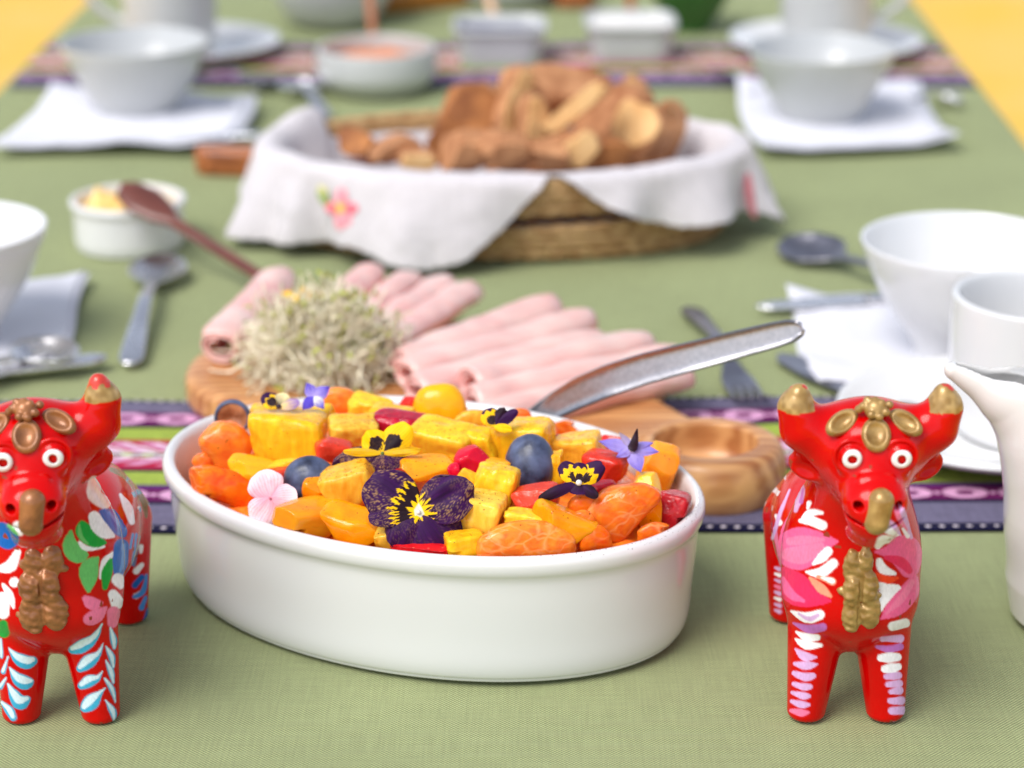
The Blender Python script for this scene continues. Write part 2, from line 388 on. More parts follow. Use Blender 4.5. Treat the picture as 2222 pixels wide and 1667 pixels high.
runner(0, 'striped purple, lime and pink woven runner crossing the table behind the fruit dish', 0.0)
FY = G(1100, 192)[1]-Yr[16]
runner(FY, 'far purple striped woven runner crossing the table beyond the bread basket', 0.0)

# ================= OVAL SERVING DISH =================
bc = np.array([-.0375, .949]); BA, BB, BP = .1272, .0885, math.radians(-25.5)
cb, sb = math.cos(BP), math.sin(BP)
def bowl_e(x, y):
    dx, dy = x-bc[0], y-bc[1]; a = dx*cb+dy*sb; b = -dx*sb+dy*cb
    return a, b
prof = [(-.013, .0012), (-.0095, 0), (-.0084, .0006), (-.0080, .0020), (-.0070, .0026), (-.0058, .006), (-.0050, .011), (-.0044, .020), (-.0030, .036), (-.0024, .045), (-.0020, .0485), (-.0012, .0508), (-.0003, .0524), (.0003, .0545), (.0003, .0572), (-.0008, .0592), (-.0028, .0602), (-.0048, .0594), (-.0060, .0570), (-.0072, .050), (-.0090, .032), (-.0120, .014), (-.018, .0085), (-.03, .0075)]
prof = smoothprof(prof, 3)
n = 200; V = []
for i in range(n):
    a = 2*math.pi*i/n; ex, ey = BA*math.cos(a), BB*math.sin(a); nx, ny = math.cos(a)/BA, math.sin(a)/BB; l = math.hypot(nx, ny); nx /= l; ny /= l
    for of, z in prof:
        px, py = ex+nx*of, ey+ny*of; V.append((px*cb-py*sb, px*sb+py*cb, z))
k = len(prof); F = [tuple(q) for q in gridF(n, k, True)]
F.append(tuple(i*k for i in range(n))[::-1]); F.append(tuple(i*k+k-1 for i in range(n)))
o = mobj('serving_dish', V, F, M['porcelain'], loc=(bc[0], bc[1], .0015))
tag(o, 'white oval porcelain dish heaped with cut fruit and flowers', 'dish')
# spice dust on the rim is a scatter of grains: colour marks
# ================= FRUIT =================
def hm(x, y, base=.054, top=.026):
    a, b = bowl_e(x, y); e = min(1, (a/(BA-.008))**2+(b/(BB-.008))**2)
    return base+top*math.sqrt(max(0, 1-e))
def on_heap(px, py, lift=0):
    d = ray(px, py); lo, hi = .80, 1.25
    for t in np.arange(.86, 1.2, .001):
        p = np.array([0, 0, H])+t*d
        if p[2] <= hm(p[0], p[1])+lift: return p
    return np.array([0, 0, H])+1.0*d
def cubesph(n):
    g = np.linspace(-1, 1, n); U, W = np.meshgrid(g, g, indexing='ij'); U = U.ravel(); W = W.ravel(); O = np.ones_like(U)
    V = []; F = []; o = 0
    for d in range(3):
        for s in (-1, 1):
            q = np.zeros((len(U), 3)); q[:, d] = s; q[:, (d+1) % 3] = U if s > 0 else W; q[:, (d+2) % 3] = W if s > 0 else U
            V.append(q); F.append(gridF(n, n)+o); o += len(U)
    V = np.concatenate(V); F = np.concatenate(F)
    key = np.round(V*1e4).astype(np.int64); _, idx, inv = np.unique(key, axis=0, return_index=True, return_inverse=True)
    return V[idx], inv.ravel()[F]
CS, CF = cubesph(24)
def rot3(rx, ry, rz): return np.array((Matrix.Rotation(rz, 3, 'Z') @ Matrix.Rotation(ry, 3, 'Y') @ Matrix.Rotation(rx, 3, 'X')))
def chunk(kind, seed):
    rs = np.random.RandomState(seed); P = CS.copy()
    def sq(P, k): return P/((np.abs(P)**k).sum(1)**(1/k))[:, None]
    if kind in ('pineapple',):
        P = sq(P, 8)
        P[:, 0] *= 1+.06*np.clip(rs.randn(), -1, 1)*P[:, 2]; P[:, 1] *= 1+.1*rs.randn()*P[:, 0]
        P = np.stack([P[:, 0]+.10*rs.randn()*P[:, 2], P[:, 1], P[:, 2]+.12*rs.randn()*P[:, 0]], 1)
        for _ in range(2):
            nrm = rs.randn(3); nrm /= np.linalg.norm(nrm); d = 1.12+.12*rs.rand(); s = P@nrm-d; m = s > 0; P[m] -= s[m, None]*nrm
        # fibre ridges run along one axis
        P = P*(1+.07*vnoise(P, 1.6, seed)[:, None]+.014*vnoise(P*np.array([5, 5, .8]), 1.6, seed+3)[:, None]+.018*vnoise(P*np.array([4, 4, 1]), 4, seed+4)[:, None]+.012*vnoise(P, 12, seed+6)[:, None])
    elif kind == 'mango':
        P = sq(P, 4.5)
        P[:, 0] *= 1+.22*rs.randn()*P[:, 2]; P[:, 2] *= 1+.15*rs.randn()*P[:, 0]
        for _ in range(4):
            nrm = rs.randn(3); nrm[1] -= .4; nrm /= np.linalg.norm(nrm); d = .84+.16*rs.rand(); s = P@nrm-d; m = s > 0; P[m] -= s[m, None]*nrm*.93
        P = P*(1+.05*vnoise(P, 1.3, seed)[:, None]+.008*vnoise(P, 7, seed+1)[:, None])
    elif kind == 'ball':
        P = sq(P, 2.7); P[:, 0] *= 1-.18*P[:, 2]; P = P*(1+.05*vnoise(P, 1.5, seed)[:, None])
    elif kind == 'tangerine':
        P = sq(P, 2.6); x, y, z = P.T.copy()
        z2 = z*.80-.32*x*x+.18; y2 = y*(.55+.45*(z*.5+.5)); P = np.stack([x, y2, z2], 1)
        P = P*(1+.05*vnoise(P, 2.2, seed)[:, None]+.03*np.abs(vnoise(P*np.array([.6, 1, 1.6]), 4.5, seed+2))[:, None]+.012*vnoise(P, 11, seed+5)[:, None])
    elif kind == 'strawberry':
        P = sq(P, 5); P[:, 0] *= 1+.2*rs.randn()*P[:, 2]*.6
        for _ in range(3):
            nrm = rs.randn(3); nrm /= np.linalg.norm(nrm); d = .9+.15*rs.rand(); s = P@nrm-d; m = s > 0; P[m] -= s[m, None]*nrm*.95
        P = P*(1+.04*vnoise(P, 1.8, seed)[:, None]+.012*vnoise(P, 10, seed)[:, None])
    elif kind == 'blueberry':
        P = sq(P, 2); 
        P = P*(1+.025*vnoise(P, 2, seed)[:, None]+.010*vnoise(P, 7, seed)[:, None]); P[:, 2] *= .95
    return P
def fruitmat(name, base, c2, veins=None, spice=0, rough=.22, sss=.35, sr=(1, .6, .1), streak=False, seeds=False, nsc=120):
    m, t, b = newmat(name); N = t.nodes.new; L = t.links.new
    b.inputs['Roughness'].default_value = rough*.5; b.inputs['Specular IOR Level'].default_value = .30
    b.inputs['Subsurface Weight'].default_value = sss*.9; b.inputs['Subsurface Radius'].default_value = sr; b.inputs['Subsurface Scale'].default_value = .005
    tc = N('ShaderNodeTexCoord'); oi = N('ShaderNodeObjectInfo'); va = N('ShaderNodeVectorMath'); va.operation = 'ADD'
    cx = N('ShaderNodeCombineXYZ'); L(oi.outputs['Random'], cx.inputs[0]); L(oi.outputs['Random'], cx.inputs[1]); L(tc.outputs['Object'], va.inputs[0]); L(cx.outputs[0], va.inputs[1]); vec = va.outputs[0]
    mp = N('ShaderNodeMapping'); L(vec, mp.inputs[0]); mp.inputs['Scale'].default_value = (1, 1, .22) if streak else (1, 1, 1)
    n = N('ShaderNodeTexNoise'); n.inputs['Scale'].default_value = nsc*(2.2 if streak else 1); n.inputs['Detail'].default_value = 5; n.inputs['Distortion'].default_value = .6; L(mp.outputs[0], n.inputs['Vector'])
    r = N('ShaderNodeValToRGB'); e = r.color_ramp.elements; e[0].position = .32; e[0].color = (*base, 1); e[1].position = .72; e[1].color = (*c2, 1); L(n.outputs[0], r.inputs[0]); out = r.outputs[0]
    hv_ = N('ShaderNodeHueSaturation'); vr = N('ShaderNodeMapRange'); vr.inputs[3].default_value = .88; vr.inputs[4].default_value = 1.06; L(oi.outputs['Random'], vr.inputs[0]); L(vr.outputs[0], hv_.inputs['Value'])
    wr = N('ShaderNodeTexWhiteNoise'); wr.noise_dimensions = '1D'; L(oi.outputs['Random'], wr.inputs['W']); hr = N('ShaderNodeMapRange'); hr.inputs[3].default_value = .490; hr.inputs[4].default_value = .508; L(wr.outputs[0], hr.inputs[0]); L(hr.outputs[0], hv_.inputs['Hue'])
    sr_ = N('ShaderNodeMapRange'); sr_.inputs[3].default_value = 1.0; sr_.inputs[4].default_value = .97; L(wr.outputs[0], sr_.inputs[0]); L(sr_.outputs[0], hv_.inputs['Saturation']); L(out, hv_.inputs['Color']); out = hv_.outputs[0]
    hgt = n.outputs[0]
    def mix(fac, a, colr):
        mx = N('ShaderNodeMix'); mx.data_type = 'RGBA'; L(fac, mx.inputs[0]); L(a, mx.inputs[6]); mx.inputs[7].default_value = (*colr, 1); return mx.outputs[2]
    if veins:
        vo = N('ShaderNodeTexVoronoi'); vo.feature = 'DISTANCE_TO_EDGE'; vo.inputs['Scale'].default_value = 190
        dn = N('ShaderNodeTexNoise'); dn.inputs['Scale'].default_value = 90; L(vec, dn.inputs['Vector']); ds = N('ShaderNodeVectorMath'); ds.operation = 'SCALE'; ds.inputs['Scale'].default_value = .008; L(dn.outputs[1], ds.inputs[0])
        da = N('ShaderNodeVectorMath'); da.operation = 'ADD'; L(vec, da.inputs[0]); L(ds.outputs[0], da.inputs[1]); ms = N('ShaderNodeMapping'); ms.inputs['Scale'].default_value = (.45, 1, 1); L(da.outputs[0], ms.inputs[0]); L(ms.outputs[0], vo.inputs['Vector'])
        mr = N('ShaderNodeMapRange'); mr.inputs[1].default_value = .0; mr.inputs[2].default_value = .10; mr.inputs[3].default_value = .34; mr.inputs[4].default_value = 0; L(vo.outputs['Distance'], mr.inputs[0])
        n3 = N('ShaderNodeTexNoise'); n3.inputs['Scale'].default_value = 60; L(vec, n3.inputs['Vector'])
        m3 = N('ShaderNodeMapRange'); m3.inputs[1].default_value = .45; m3.inputs[2].default_value = .62; L(n3.outputs[0], m3.inputs[0])
        mu = N('ShaderNodeMath'); mu.operation = 'MULTIPLY'; L(mr.outputs[0], mu.inputs[0]); L(m3.outputs[0], mu.inputs[1]); out = mix(mu.outputs[0], out, veins)
    if seeds:
        vo = N('ShaderNodeTexVoronoi'); vo.inputs['Scale'].default_value = 320; L(vec, vo.inputs['Vector'])
        mr = N('ShaderNodeMapRange'); mr.inputs[1].default_value = .12; mr.inputs[2].default_value = .2; mr.inputs[3].default_value = .35; mr.inputs[4].default_value = 0; L(vo.outputs['Distance'], mr.inputs[0]); out = mix(mr.outputs[0], out, seeds)
    if spice:
        vo = N('ShaderNodeTexVoronoi'); vo.inputs['Scale'].default_value = 620; L(vec, vo.inputs['Vector'])
        mr = N('ShaderNodeMapRange'); mr.inputs[1].default_value = .16; mr.inputs[2].default_value = .24; mr.inputs[3].default_value = 1; mr.inputs[4].default_value = 0; L(vo.outputs['Distance'], mr.inputs[0])
        ge = N('ShaderNodeNewGeometry'); sp = N('ShaderNodeSeparateXYZ'); L(ge.outputs['Normal'], sp.inputs[0])
        n4 = N('ShaderNodeTexNoise'); n4.inputs['Scale'].default_value = 45; L(vec, n4.inputs['Vector'])
        ad = N('ShaderNodeMath'); ad.operation = 'MULTIPLY_ADD'; ad.inputs[1].default_value = .35; L(sp.outputs[2], ad.inputs[0]); L(n4.outputs[0], ad.inputs[2])
        m4 = N('ShaderNodeMapRange'); m4.inputs[1].default_value = .55; m4.inputs[2].default_value = .85; m4.inputs[4].default_value = spice; L(ad.outputs[0], m4.inputs[0])
        wn = N('ShaderNodeTexWhiteNoise'); L(vo.outputs['Position'], wn.inputs[0]); g = N('ShaderNodeMath'); g.operation = 'LESS_THAN'; L(wn.outputs[0], g.inputs[0]); L(m4.outputs[0], g.inputs[1])
        mu = N('ShaderNodeMath'); mu.operation = 'MULTIPLY'; L(mr.outputs[0], mu.inputs[0]); L(g.outputs[0], mu.inputs[1]); out = mix(mu.outputs[0], out, srgb(120, 66, 20))
    L(out, b.inputs['Base Color'])
    bp = N('ShaderNodeBump'); bp.inputs['Strength'].default_value = .35; bp.inputs['Distance'].default_value = .0012; nf = N('ShaderNodeTexNoise'); nf.inputs['Scale'].default_value = 420; nf.inputs['Detail'].default_value = 3; L(mp.outputs[0], nf.inputs['Vector']); hh = N('ShaderNodeMath'); hh.operation = 'MULTIPLY_ADD'; hh.inputs[1].default_value = .35; L(nf.outputs[0], hh.inputs[0]); L(hgt, hh.inputs[2]); L(hh.outputs[0], bp.inputs['Height']); L(bp.outputs[0], b.inputs['Normal'])
    return m
M['pineapple'] = fruitmat('pineapple_flesh', srgb(248, 170, 0), srgb(255, 208, 24), spice=.5, streak=True)
M['dusty_pineapple'] = fruitmat('spiced_pineapple', srgb(236, 164, 26), srgb(252, 208, 70), spice=1.0, streak=True)
M['mango'] = fruitmat('mango_flesh', srgb(252, 146, 0), srgb(255, 182, 2), spice=.35, nsc=60, rough=.18)
M['golden_mango'] = fruitmat('golden_mango_flesh', srgb(250, 170, 0), srgb(254, 194, 14), spice=.15, nsc=60, rough=.18)
M['tangerine'] = fruitmat('tangerine_pulp', srgb(240, 96, 0), srgb(252, 140, 8), veins=srgb(252, 206, 140), spice=.15, nsc=170, rough=.2)
M['strawberry'] = fruitmat('strawberry_flesh', srgb(206, 4, 2), srgb(232, 32, 16), seeds=srgb(240, 120, 90), spice=.2, sr=(1, .15, .1), nsc=220)
M['strawberry_skin'] = fruitmat('strawberry_skin', srgb(150, 6, 26), srgb(196, 14, 30), seeds=srgb(226, 110, 110), spice=.1, sr=(1, .1, .1), nsc=260)
M['blueberry'] = mat('blueberry_skin', srgb(30, 36, 58), .42, nscale=140, col2=srgb(92, 104, 138), bump=.25, bscale=500, bdist=.0004, ndet=7, coat=.12)
FR = [ # kind, px, py, w, h, roll, material, label
('pineapple', 625, 945, 148, 112, 3, 'pineapple', 'largest pineapple cube, sitting high at the left of the fruit dish'),
('pineapple', 640, 868, 78, 44, -10, 'pineapple', 'pale pineapple bit behind the largest pineapple cube'),
('tangerine', 732, 874, 92, 58, 5, 'tangerine', 'tangerine piece at the back of the dish beside the blue borage flower'),
('pineapple', 804, 880, 84, 52, -8, 'pineapple', 'small pineapple chunk at the back rim, right of a tangerine piece'),
('pineapple', 768, 934, 96, 62, 2, 'dusty_pineapple', 'spice dusted pineapple chunk right of the largest pineapple cube'),
('strawberry', 724, 978, 72, 50, -18, 'strawberry', 'red strawberry piece between the largest pineapple cube and the yellow viola'),
('strawberry', 541, 868, 42, 36, 35, 'strawberry', 'small red strawberry tip at the back left behind the cut grape'),
('tangerine', 490, 978, 100, 112, -62, 'tangerine', 'upright tangerine segment at the left end below the cut grape'),
('tangerine', 478, 1058, 150, 82, -24, 'tangerine', 'long wet tangerine segment against the left front rim'),
('mango', 548, 1015, 92, 52, -8, 'golden_mango', 'pale mango piece under the largest pineapple cube'),
('mango', 617, 1014, 60, 34, 8, 'golden_mango', 'thin yellow mango slice under the largest pineapple cube, right part'),
('strawberry', 602, 1036, 56, 42, 10, 'strawberry', 'strawberry bit mostly hidden behind the pale pink flower'),
('pineapple', 758, 1052, 118, 96, 24, 'dusty_pineapple', 'tilted spiced pineapple chunk right of the left blueberry'),
('mango', 668, 1122, 132, 76, -12, 'mango', 'orange mango piece at the front rim right of the pale pink flower'),
('mango', 768, 1138, 126, 88, -14, 'mango', 'smooth cinnamon dusted mango cube at the front rim left of the large purple pansy'),
('mango', 578, 1122, 68, 34, -20, 'golden_mango', 'small yellow mango bit under the pale pink flower by the rim'),
('strawberry', 874, 920, 122, 56, -6, 'strawberry_skin', 'dark crimson strawberry half above the yellow viola'),
('ball', 955, 884, 104, 88, 8, 'golden_mango', 'rounded golden mango piece topping the back of the heap'),
('strawberry', 890, 880, 42, 34, 0, 'strawberry', 'pinkish strawberry bit left of the rounded golden mango piece'),
('pineapple', 966, 956, 140, 92, -6, 'pineapple', 'wide pineapple chunk in the middle below the rounded golden mango'),
('pineapple', 1048, 966, 64, 70, 4, 'pineapple', 'narrow pineapple piece wedged in the middle, right of the wide chunk'),
('pineapple', 1134, 962, 124, 98, 3, 'pineapple', 'square pineapple cube behind the round blueberry'),
('mango', 926, 1016, 110, 52, -12, 'mango', 'orange mango slab above the large purple pansy'),
('strawberry', 1028, 1002, 74, 62, 22, 'strawberry', 'bright strawberry cube in the middle left of the round blueberry'),
('strawberry', 985, 1022, 28, 32, 20, 'strawberry', 'dark strawberry sliver beside the bright strawberry cube'),
('pineapple', 1006, 1052, 54, 62, -24, 'pineapple', 'pale pineapple wedge right above the large purple pansy'),
('pineapple', 1074, 1056, 96, 92, 2, 'pineapple', 'pineapple cube below and left of the round blueberry'),
('pineapple', 1040, 1112, 104, 92, -8, 'dusty_pineapple', 'seedy pale pineapple chunk right of the large purple pansy'),
('strawberry', 1162, 1082, 90, 62, 16, 'strawberry', 'strawberry wedge directly under the round blueberry'),
('pineapple', 838, 1170, 46, 44, 10, 'dusty_pineapple', 'small pale pineapple corner at the front rim left of the pansy'),
('strawberry', 915, 1190, 120, 34, 0, 'strawberry', 'flat strawberry slice at the front rim under the large purple pansy'),
('pineapple', 1012, 1180, 86, 54, 0, 'pineapple', 'pineapple piece at the front rim right of the large purple pansy'),
('tangerine', 1128, 902, 46, 28, 0, 'tangerine', 'small tangerine corner at the back rim by the steel spoon'),
('mango', 1083, 1008, 50, 26, 0, 'mango', 'mango sliver left of the round blueberry'),
('tangerine', 1272, 934, 118, 62, 2, 'tangerine', 'two-lobed tangerine piece at the back right below the steel spoon'),
('pineapple', 1252, 972, 106, 66, 14, 'dusty_pineapple', 'brown dusted pineapple chunk under the two-lobed tangerine'),
('pineapple', 1208, 1014, 36, 66, 4, 'pineapple', 'slim pineapple sliver right of the round blueberry'),
('strawberry', 1315, 1012, 90, 66, -2, 'strawberry', 'square cut strawberry cube at the right beside the borage flower'),
('strawberry', 1308, 1064, 62, 40, 5, 'strawberry_skin', 'dark strawberry piece under the square cut strawberry cube'),
('mango', 1428, 1018, 84, 104, -20, 'mango', 'tall mango wedge leaning at the right end of the dish'),
('mango', 1402, 1058, 62, 58, -5, 'golden_mango', 'yellow mango cube left of the tall mango wedge'),
('tangerine', 1350, 1112, 146, 106, 62, 'tangerine', 'upright tangerine segment with white pith at the right front'),
('strawberry', 1456, 1112, 76, 84, -6, 'strawberry_skin', 'glossy red strawberry piece at the right end by the rim'),
('mango', 1224, 1138, 128, 92, -28, 'mango', 'tilted mango piece at the front between two tangerine segments'),
('tangerine', 1142, 1174, 186, 78, -3, 'tangerine', 'long flat tangerine segment at the front centre rim'),
('pineapple', 1146, 1126, 90, 40, -10, 'pineapple', 'thin pineapple strip above the long flat tangerine segment'),
('tangerine', 1268, 1098, 62, 50, 10, 'tangerine', 'small tangerine bit under the little yellow and black viola'),
('tangerine', 1292, 1168, 62, 50, 0, 'tangerine', 'deep orange tangerine bit low at the front right'),
('tangerine', 1420, 1154, 64, 36, 10, 'tangerine', 'tangerine bit tucked under the glossy strawberry at the right rim'),
('mango', 1408, 1108, 48, 72, 0, 'mango', 'mango piece between the upright tangerine and the glossy strawberry'),
('strawberry', 1206, 958, 34, 26, 0, 'strawberry', 'tiny strawberry corner left of the brown dusted pineapple'),
('strawberry', 1335, 965, 60, 36, -20, 'strawberry', 'strawberry piece behind the borage flower at the right'),
('tangerine', 1262, 1130, 50, 40, 20, 'tangerine', 'orange bit behind the tilted mango piece'),
('mango', 690, 1060, 60, 50, 0, 'mango', 'mango piece hidden beneath the left blueberry'),
('mango', 835, 1050, 80, 50, 0, 'mango', 'mango piece between the two big violas'),
('strawberry', 852, 1045, 70, 46, 30, 'strawberry_skin', 'crimson strawberry piece peeking out above the large purple pansy'),
('pineapple', 700, 905, 60, 50, 0, 'pineapple', 'pineapple corner behind the right edge of the largest cube'),
('pineapple', 850, 900, 90, 44, 0, 'pineapple', 'pineapple piece at the back behind the crimson strawberry half'),
('tangerine', 1030, 915, 80, 44, 0, 'dusty_pineapple', 'pale pineapple piece at the back right of the golden mango'),
('mango', 575, 905, 70, 50, 0, 'golden_mango', 'mango bit at the back left behind the largest cube'),
('tangerine', 440, 1010, 40, 50, -60, 'tangerine', 'tangerine end touching the left rim'),
]
NAMES = {'ball': ('mango_chunk', 'mango piece'), 'pineapple': ('pineapple_chunk', 'pineapple piece'), 'mango': ('mango_chunk', 'mango piece'), 'tangerine': ('tangerine_segment', 'tangerine piece'), 'strawberry': ('strawberry_piece', 'strawberry')}
def place_piece(kind, name, px, py, wpx, hpx, roll, m, seed, label, cat, group, tilt=True, P=None, mats=None, midx=None):
    rs = np.random.RandomState(seed+100)
    c = on_heap(px, py); s = zax(c)/FPX
    wpx *= 1.19; hpx *= 1.20; W, Hh = wpx*s/2, hpx*s/2
    P = chunk(kind, seed) if P is None else P
    if kind in ('pineapple', 'mango', 'strawberry'):
        yaw = rs.uniform(-.45, .45) if kind != 'tangerine' else rs.uniform(-.2, .2)
        R = rot3(rs.uniform(-.15, .25), math.radians(-roll), yaw); D = (W+Hh)/2*.85
        sc_ = np.array([W*.93, D, Hh*.98])
    else:
        R = rot3(math.radians(-20), math.radians(-roll), rs.uniform(-.25, .25)); D = min(W, Hh)*.8; sc_ = np.array([W, D, Hh])
    Q = (P*sc_)@R.T
    # fit the projected width and height exactly
    ux, uy = proj(Q+c); fx = wpx/(ux.max()-ux.min()); fy = hpx/(uy.max()-uy.min()); f = min(1.25, max(.75, math.sqrt(fx*fy)))
    ex = min(1.3, max(.75, fx/f)); ez = min(1.3, max(.75, fy/f))
    Q = Q*f*np.array([ex, 1, ez])
    ux, uy = proj(Q+c); c = c+np.array([(px-(ux.max()+ux.min())/2)*s, 0, -(py-(uy.max()+uy.min())/2)*s*1.0])
    Wd = Q+c; a_ = (Wd[:, 0]-bc[0])*cb+(Wd[:, 1]-bc[1])*sb; b2 = -(Wd[:, 0]-bc[0])*sb+(Wd[:, 1]-bc[1])*cb   # keep the piece inside the dish wall
    lim = np.where(Wd[:, 2] < .0615, .0072, .0030); e_ = np.sqrt((a_/(BA-lim))**2+(b2/(BB-lim))**2); k_ = np.where((e_ > 1) & (Wd[:, 2] < .072), 1/np.maximum(e_, 1), 1); a_ = a_*k_; b2 = b2*k_
    Q = np.stack([a_*cb-b2*sb+bc[0]-c[0], a_*sb+b2*cb+bc[1]-c[1], Q[:, 2]], 1)
    o = mobj(name, Q, CF, M[m] if m else None, loc=c, mats=mats, midx=midx)
    tag(o, label, cat, group); return o
for i, (kd, px, py, wp, hp, rl, mt, lab) in enumerate(FR):
    nm, ct = NAMES[kd]
    if 'pineapple' in lab and kd == 'tangerine': nm, ct = NAMES['pineapple']
    place_piece(kd, nm, px, py, wp, hp, -rl*-1, mt, i*7+3, lab, ct, 'cut fruit heaped in the oval dish')
# blueberries
def blueberry(px, py, d, dh, lab, seed, crown):
    o = place_piece('blueberry', 'blueberry', px, py, d, dh, 0, 'blueberry', seed, lab, 'blueberry', 'blueberries on the fruit salad')
    r = d*zax(np.array(o.location))/FPX/2
    cv, cf = tube([(math.cos(a)*r*.3*(1+.2*math.sin(5*a)), math.sin(a)*r*.3*(1+.2*math.sin(5*a)), 0) for a in np.linspace(0, 2*math.pi, 21)], r*.07, 6, False)
    q = mobj('crown', cv, cf, M['blueberry'], o); dv = Vector(crown).normalized(); q.rotation_euler = dv.to_track_quat('Z', 'Y').to_euler(); q.location = dv*(r*.95)
    return o
blueberry(1150, 1008, 92, 112, 'large round blueberry standing out at the centre right of the dish', 5, (.3, .5, -.5))
blueberry(672, 1040, 96, 86, 'blueberry half buried left of centre between pineapple and pink flower', 9, (.6, -.5, -.6))
# cut dark grape
g = thing('cut_grape', 'dark blue grape cut open showing brown flesh at the left end of the dish', 'grape', on_heap(505, 905, .006))
r = .0083
V, F = lathe(smoothprof([(0.0001, -r), (r*.7, -r*.75), (r, 0), (r*.95, r*.3), (r*.85, r*.34), (r*.8, r*.3)], 4), 32); q = mobj('skin', V, F, M['blueberry'], g)
fm = mat('grape_flesh', srgb(120, 66, 40), .25, sss=.3, nscale=160, col2=srgb(196, 140, 100), coat=.3)
V, F = lathe(smoothprof([(r*.86, r*.31), (r*.6, r*.28), (r*.3, r*.18), (.0001, r*.1)], 4), 32); q2 = mobj('flesh', V, F, fm, g)
g.rotation_euler = (math.radians(82), math.radians(12), 0)
# packed fruit beneath the top layer
hv, hf = [], []
na, nr_ = 90, 34; V = []
for i in range(na):
    for j in range(nr_):
        a = 2*math.pi*i/na; e = j/(nr_-1)*.985; x = e*(BA-.0095)*math.cos(a); y = e*(BB-.0095)*math.sin(a)
        X_ = bc[0]+x*cb-y*sb; Y_ = bc[1]+x*sb+y*cb
        V.append((X_, Y_, hm(X_, Y_, .043, .025)-(.012 if j == nr_-1 else 0)))
V = np.array(V); V[:, 2] += .0035*vnoise(V, 90, 2)+.002*vnoise(V, 200, 3)
o = mobj('packed_fruit', V, gridF(na, nr_, True), M['tangerine']); tag(o, 'orange and yellow fruit packed below the top layer of the dish', 'fruit', kind='stuff')

# ---------------- flowers ----------------
M['petal'] = mat('flower_petal', (.5, .5, .5), .6, attr=True, spec=.2, bump=.3, bscale=500, bdist=.0003, stretch=(1, 1, 1))
M['stem_green'] = mat('stem_green', srgb(96, 120, 50), .5, nscale=200, namp=.3)
YEL = np.array(srgb(250, 196, 0)); PUR = np.array(srgb(50, 4, 66)); BLK = np.array(srgb(30, 6, 20)); DUST = np.array(srgb(196, 150, 92)); WHT = np.array(srgb(240, 236, 220))
def petal(fl, ang, ln, wd, cfn, s, lift=.2, curl=.15, ruffle=.06, seed=0, n=44, point=0, zoff=0, base=.12):
    rs = np.random.RandomState(seed)
    u = np.linspace(0, 1, n); v = np.linspace(-1, 1, n); U, W = np.meshgrid(u, v, indexing='ij'); U = U.ravel(); W = W.ravel()
    half = (base+(1-base)*np.sin(np.clip(U, 0, 1)**.75*math.pi*.62)) if not point else np.sin(U**.8*math.pi)*.98+.05*(1-U)
    endc = np.sqrt(np.clip(1-(np.abs(W))**2.4, 0, 1))
    L_ = U*(.72+.28*endc) if not point else U
    # rounded heart-like outline
    edge = 1+ruffle*.5*vnoise(np.stack([W*2.2, U*0+seed, U*0], 1), 1, seed)*U
    x = L_*ln*edge; y = W*half*wd/2*(np.clip(1-(U-.80)*0.9, 0, 1) if not point else 1)
    z = lift*ln*(U**1.3)-curl*ln*U*U+ruffle*ln*U*vnoise(np.stack([W*2.0, U*2.0, U*0], 1), 1, seed+3)-(W*W)*.10*wd*half+zoff
    ca, sa = math.cos(ang), math.sin(ang)
    P = np.stack([x*ca-y*sa, x*sa+y*ca, z], 1)*s
    col = np.array(cfn(U, W, rs, seed))*(1-.22*(np.sin(W*34+3*U) > .6)*np.clip(U*3, 0, 1)*np.clip((1-U)*4, 0, 1))[:, None]
    o = mobj('petal', P, gridF(n, n), M['petal'], fl, col=col); solid(o, .00025)
    return o
def ray_mask(U, W, seed, c, spread=.07, fr=9):
    return U < c+spread*np.sin(W*fr*1.7+seed)+spread*.8*vnoise(np.stack([W*11, W*0, W*0+seed], 1), 1, seed)
def dusted(col, U, W, seed, amt):
    n = vnoise(np.stack([U*24, W*22, U*0], 1), 2.1, seed+9); m2 = vnoise(np.stack([U*3, W*3, U*0], 1), 1, seed+2)
    k = np.clip((n-.12)*4, 0, 1)*np.clip(m2+.55, 0, 1)*amt; return col*(1-k[:, None])+DUST*k[:, None]
def c_purple(ye, bl, dust):
    def f(U, W, rs, sd):
        col = np.tile(PUR, (len(U), 1))*(1+.35*vnoise(np.stack([U*5, W*9, U*0], 1), 1, sd)[:, None]); col = dusted(col, U, W, sd, dust)
        m = ray_mask(U, W, sd, ye, .05); col[m] = YEL
        m = ray_mask(U, W, sd+1, bl, .07, 14) & (U > .16+.05*np.sin(W*13)); col[m] = BLK
        col[U < .08] = WHT*.8; return col
    return f
def c_yellow(bl, edge=2, dust=.1):
    def f(U, W, rs, sd):
        col = np.tile(YEL, (len(U), 1)); m = (np.hypot((U-bl)/.26, W/.62) < 1+.3*vnoise(np.stack([W*9, U*9, U*0], 1), 1, sd)); col[m] = BLK
        m = (U < bl) & (np.sin(W*26) > .55) & (U > .06); col[m] = BLK
        col = dusted(col, U, W, sd, dust); m = (U > edge+.06*np.sin(W*9)); col[m] = PUR*.8+BLK*.2; return col
    return f
def c_plain(c1, c2, mid=None, dust=0):
    c1 = np.array(c1); c2 = np.array(c2)
    def f(U, W, rs, sd):
        k = np.clip(U*1.1+.25*vnoise(np.stack([U*4, W*6, U*0], 1), 1, sd), 0, 1)[:, None]; col = c2*(1-k)+c1*k; return dusted(col, U, W, sd, dust)
    return f
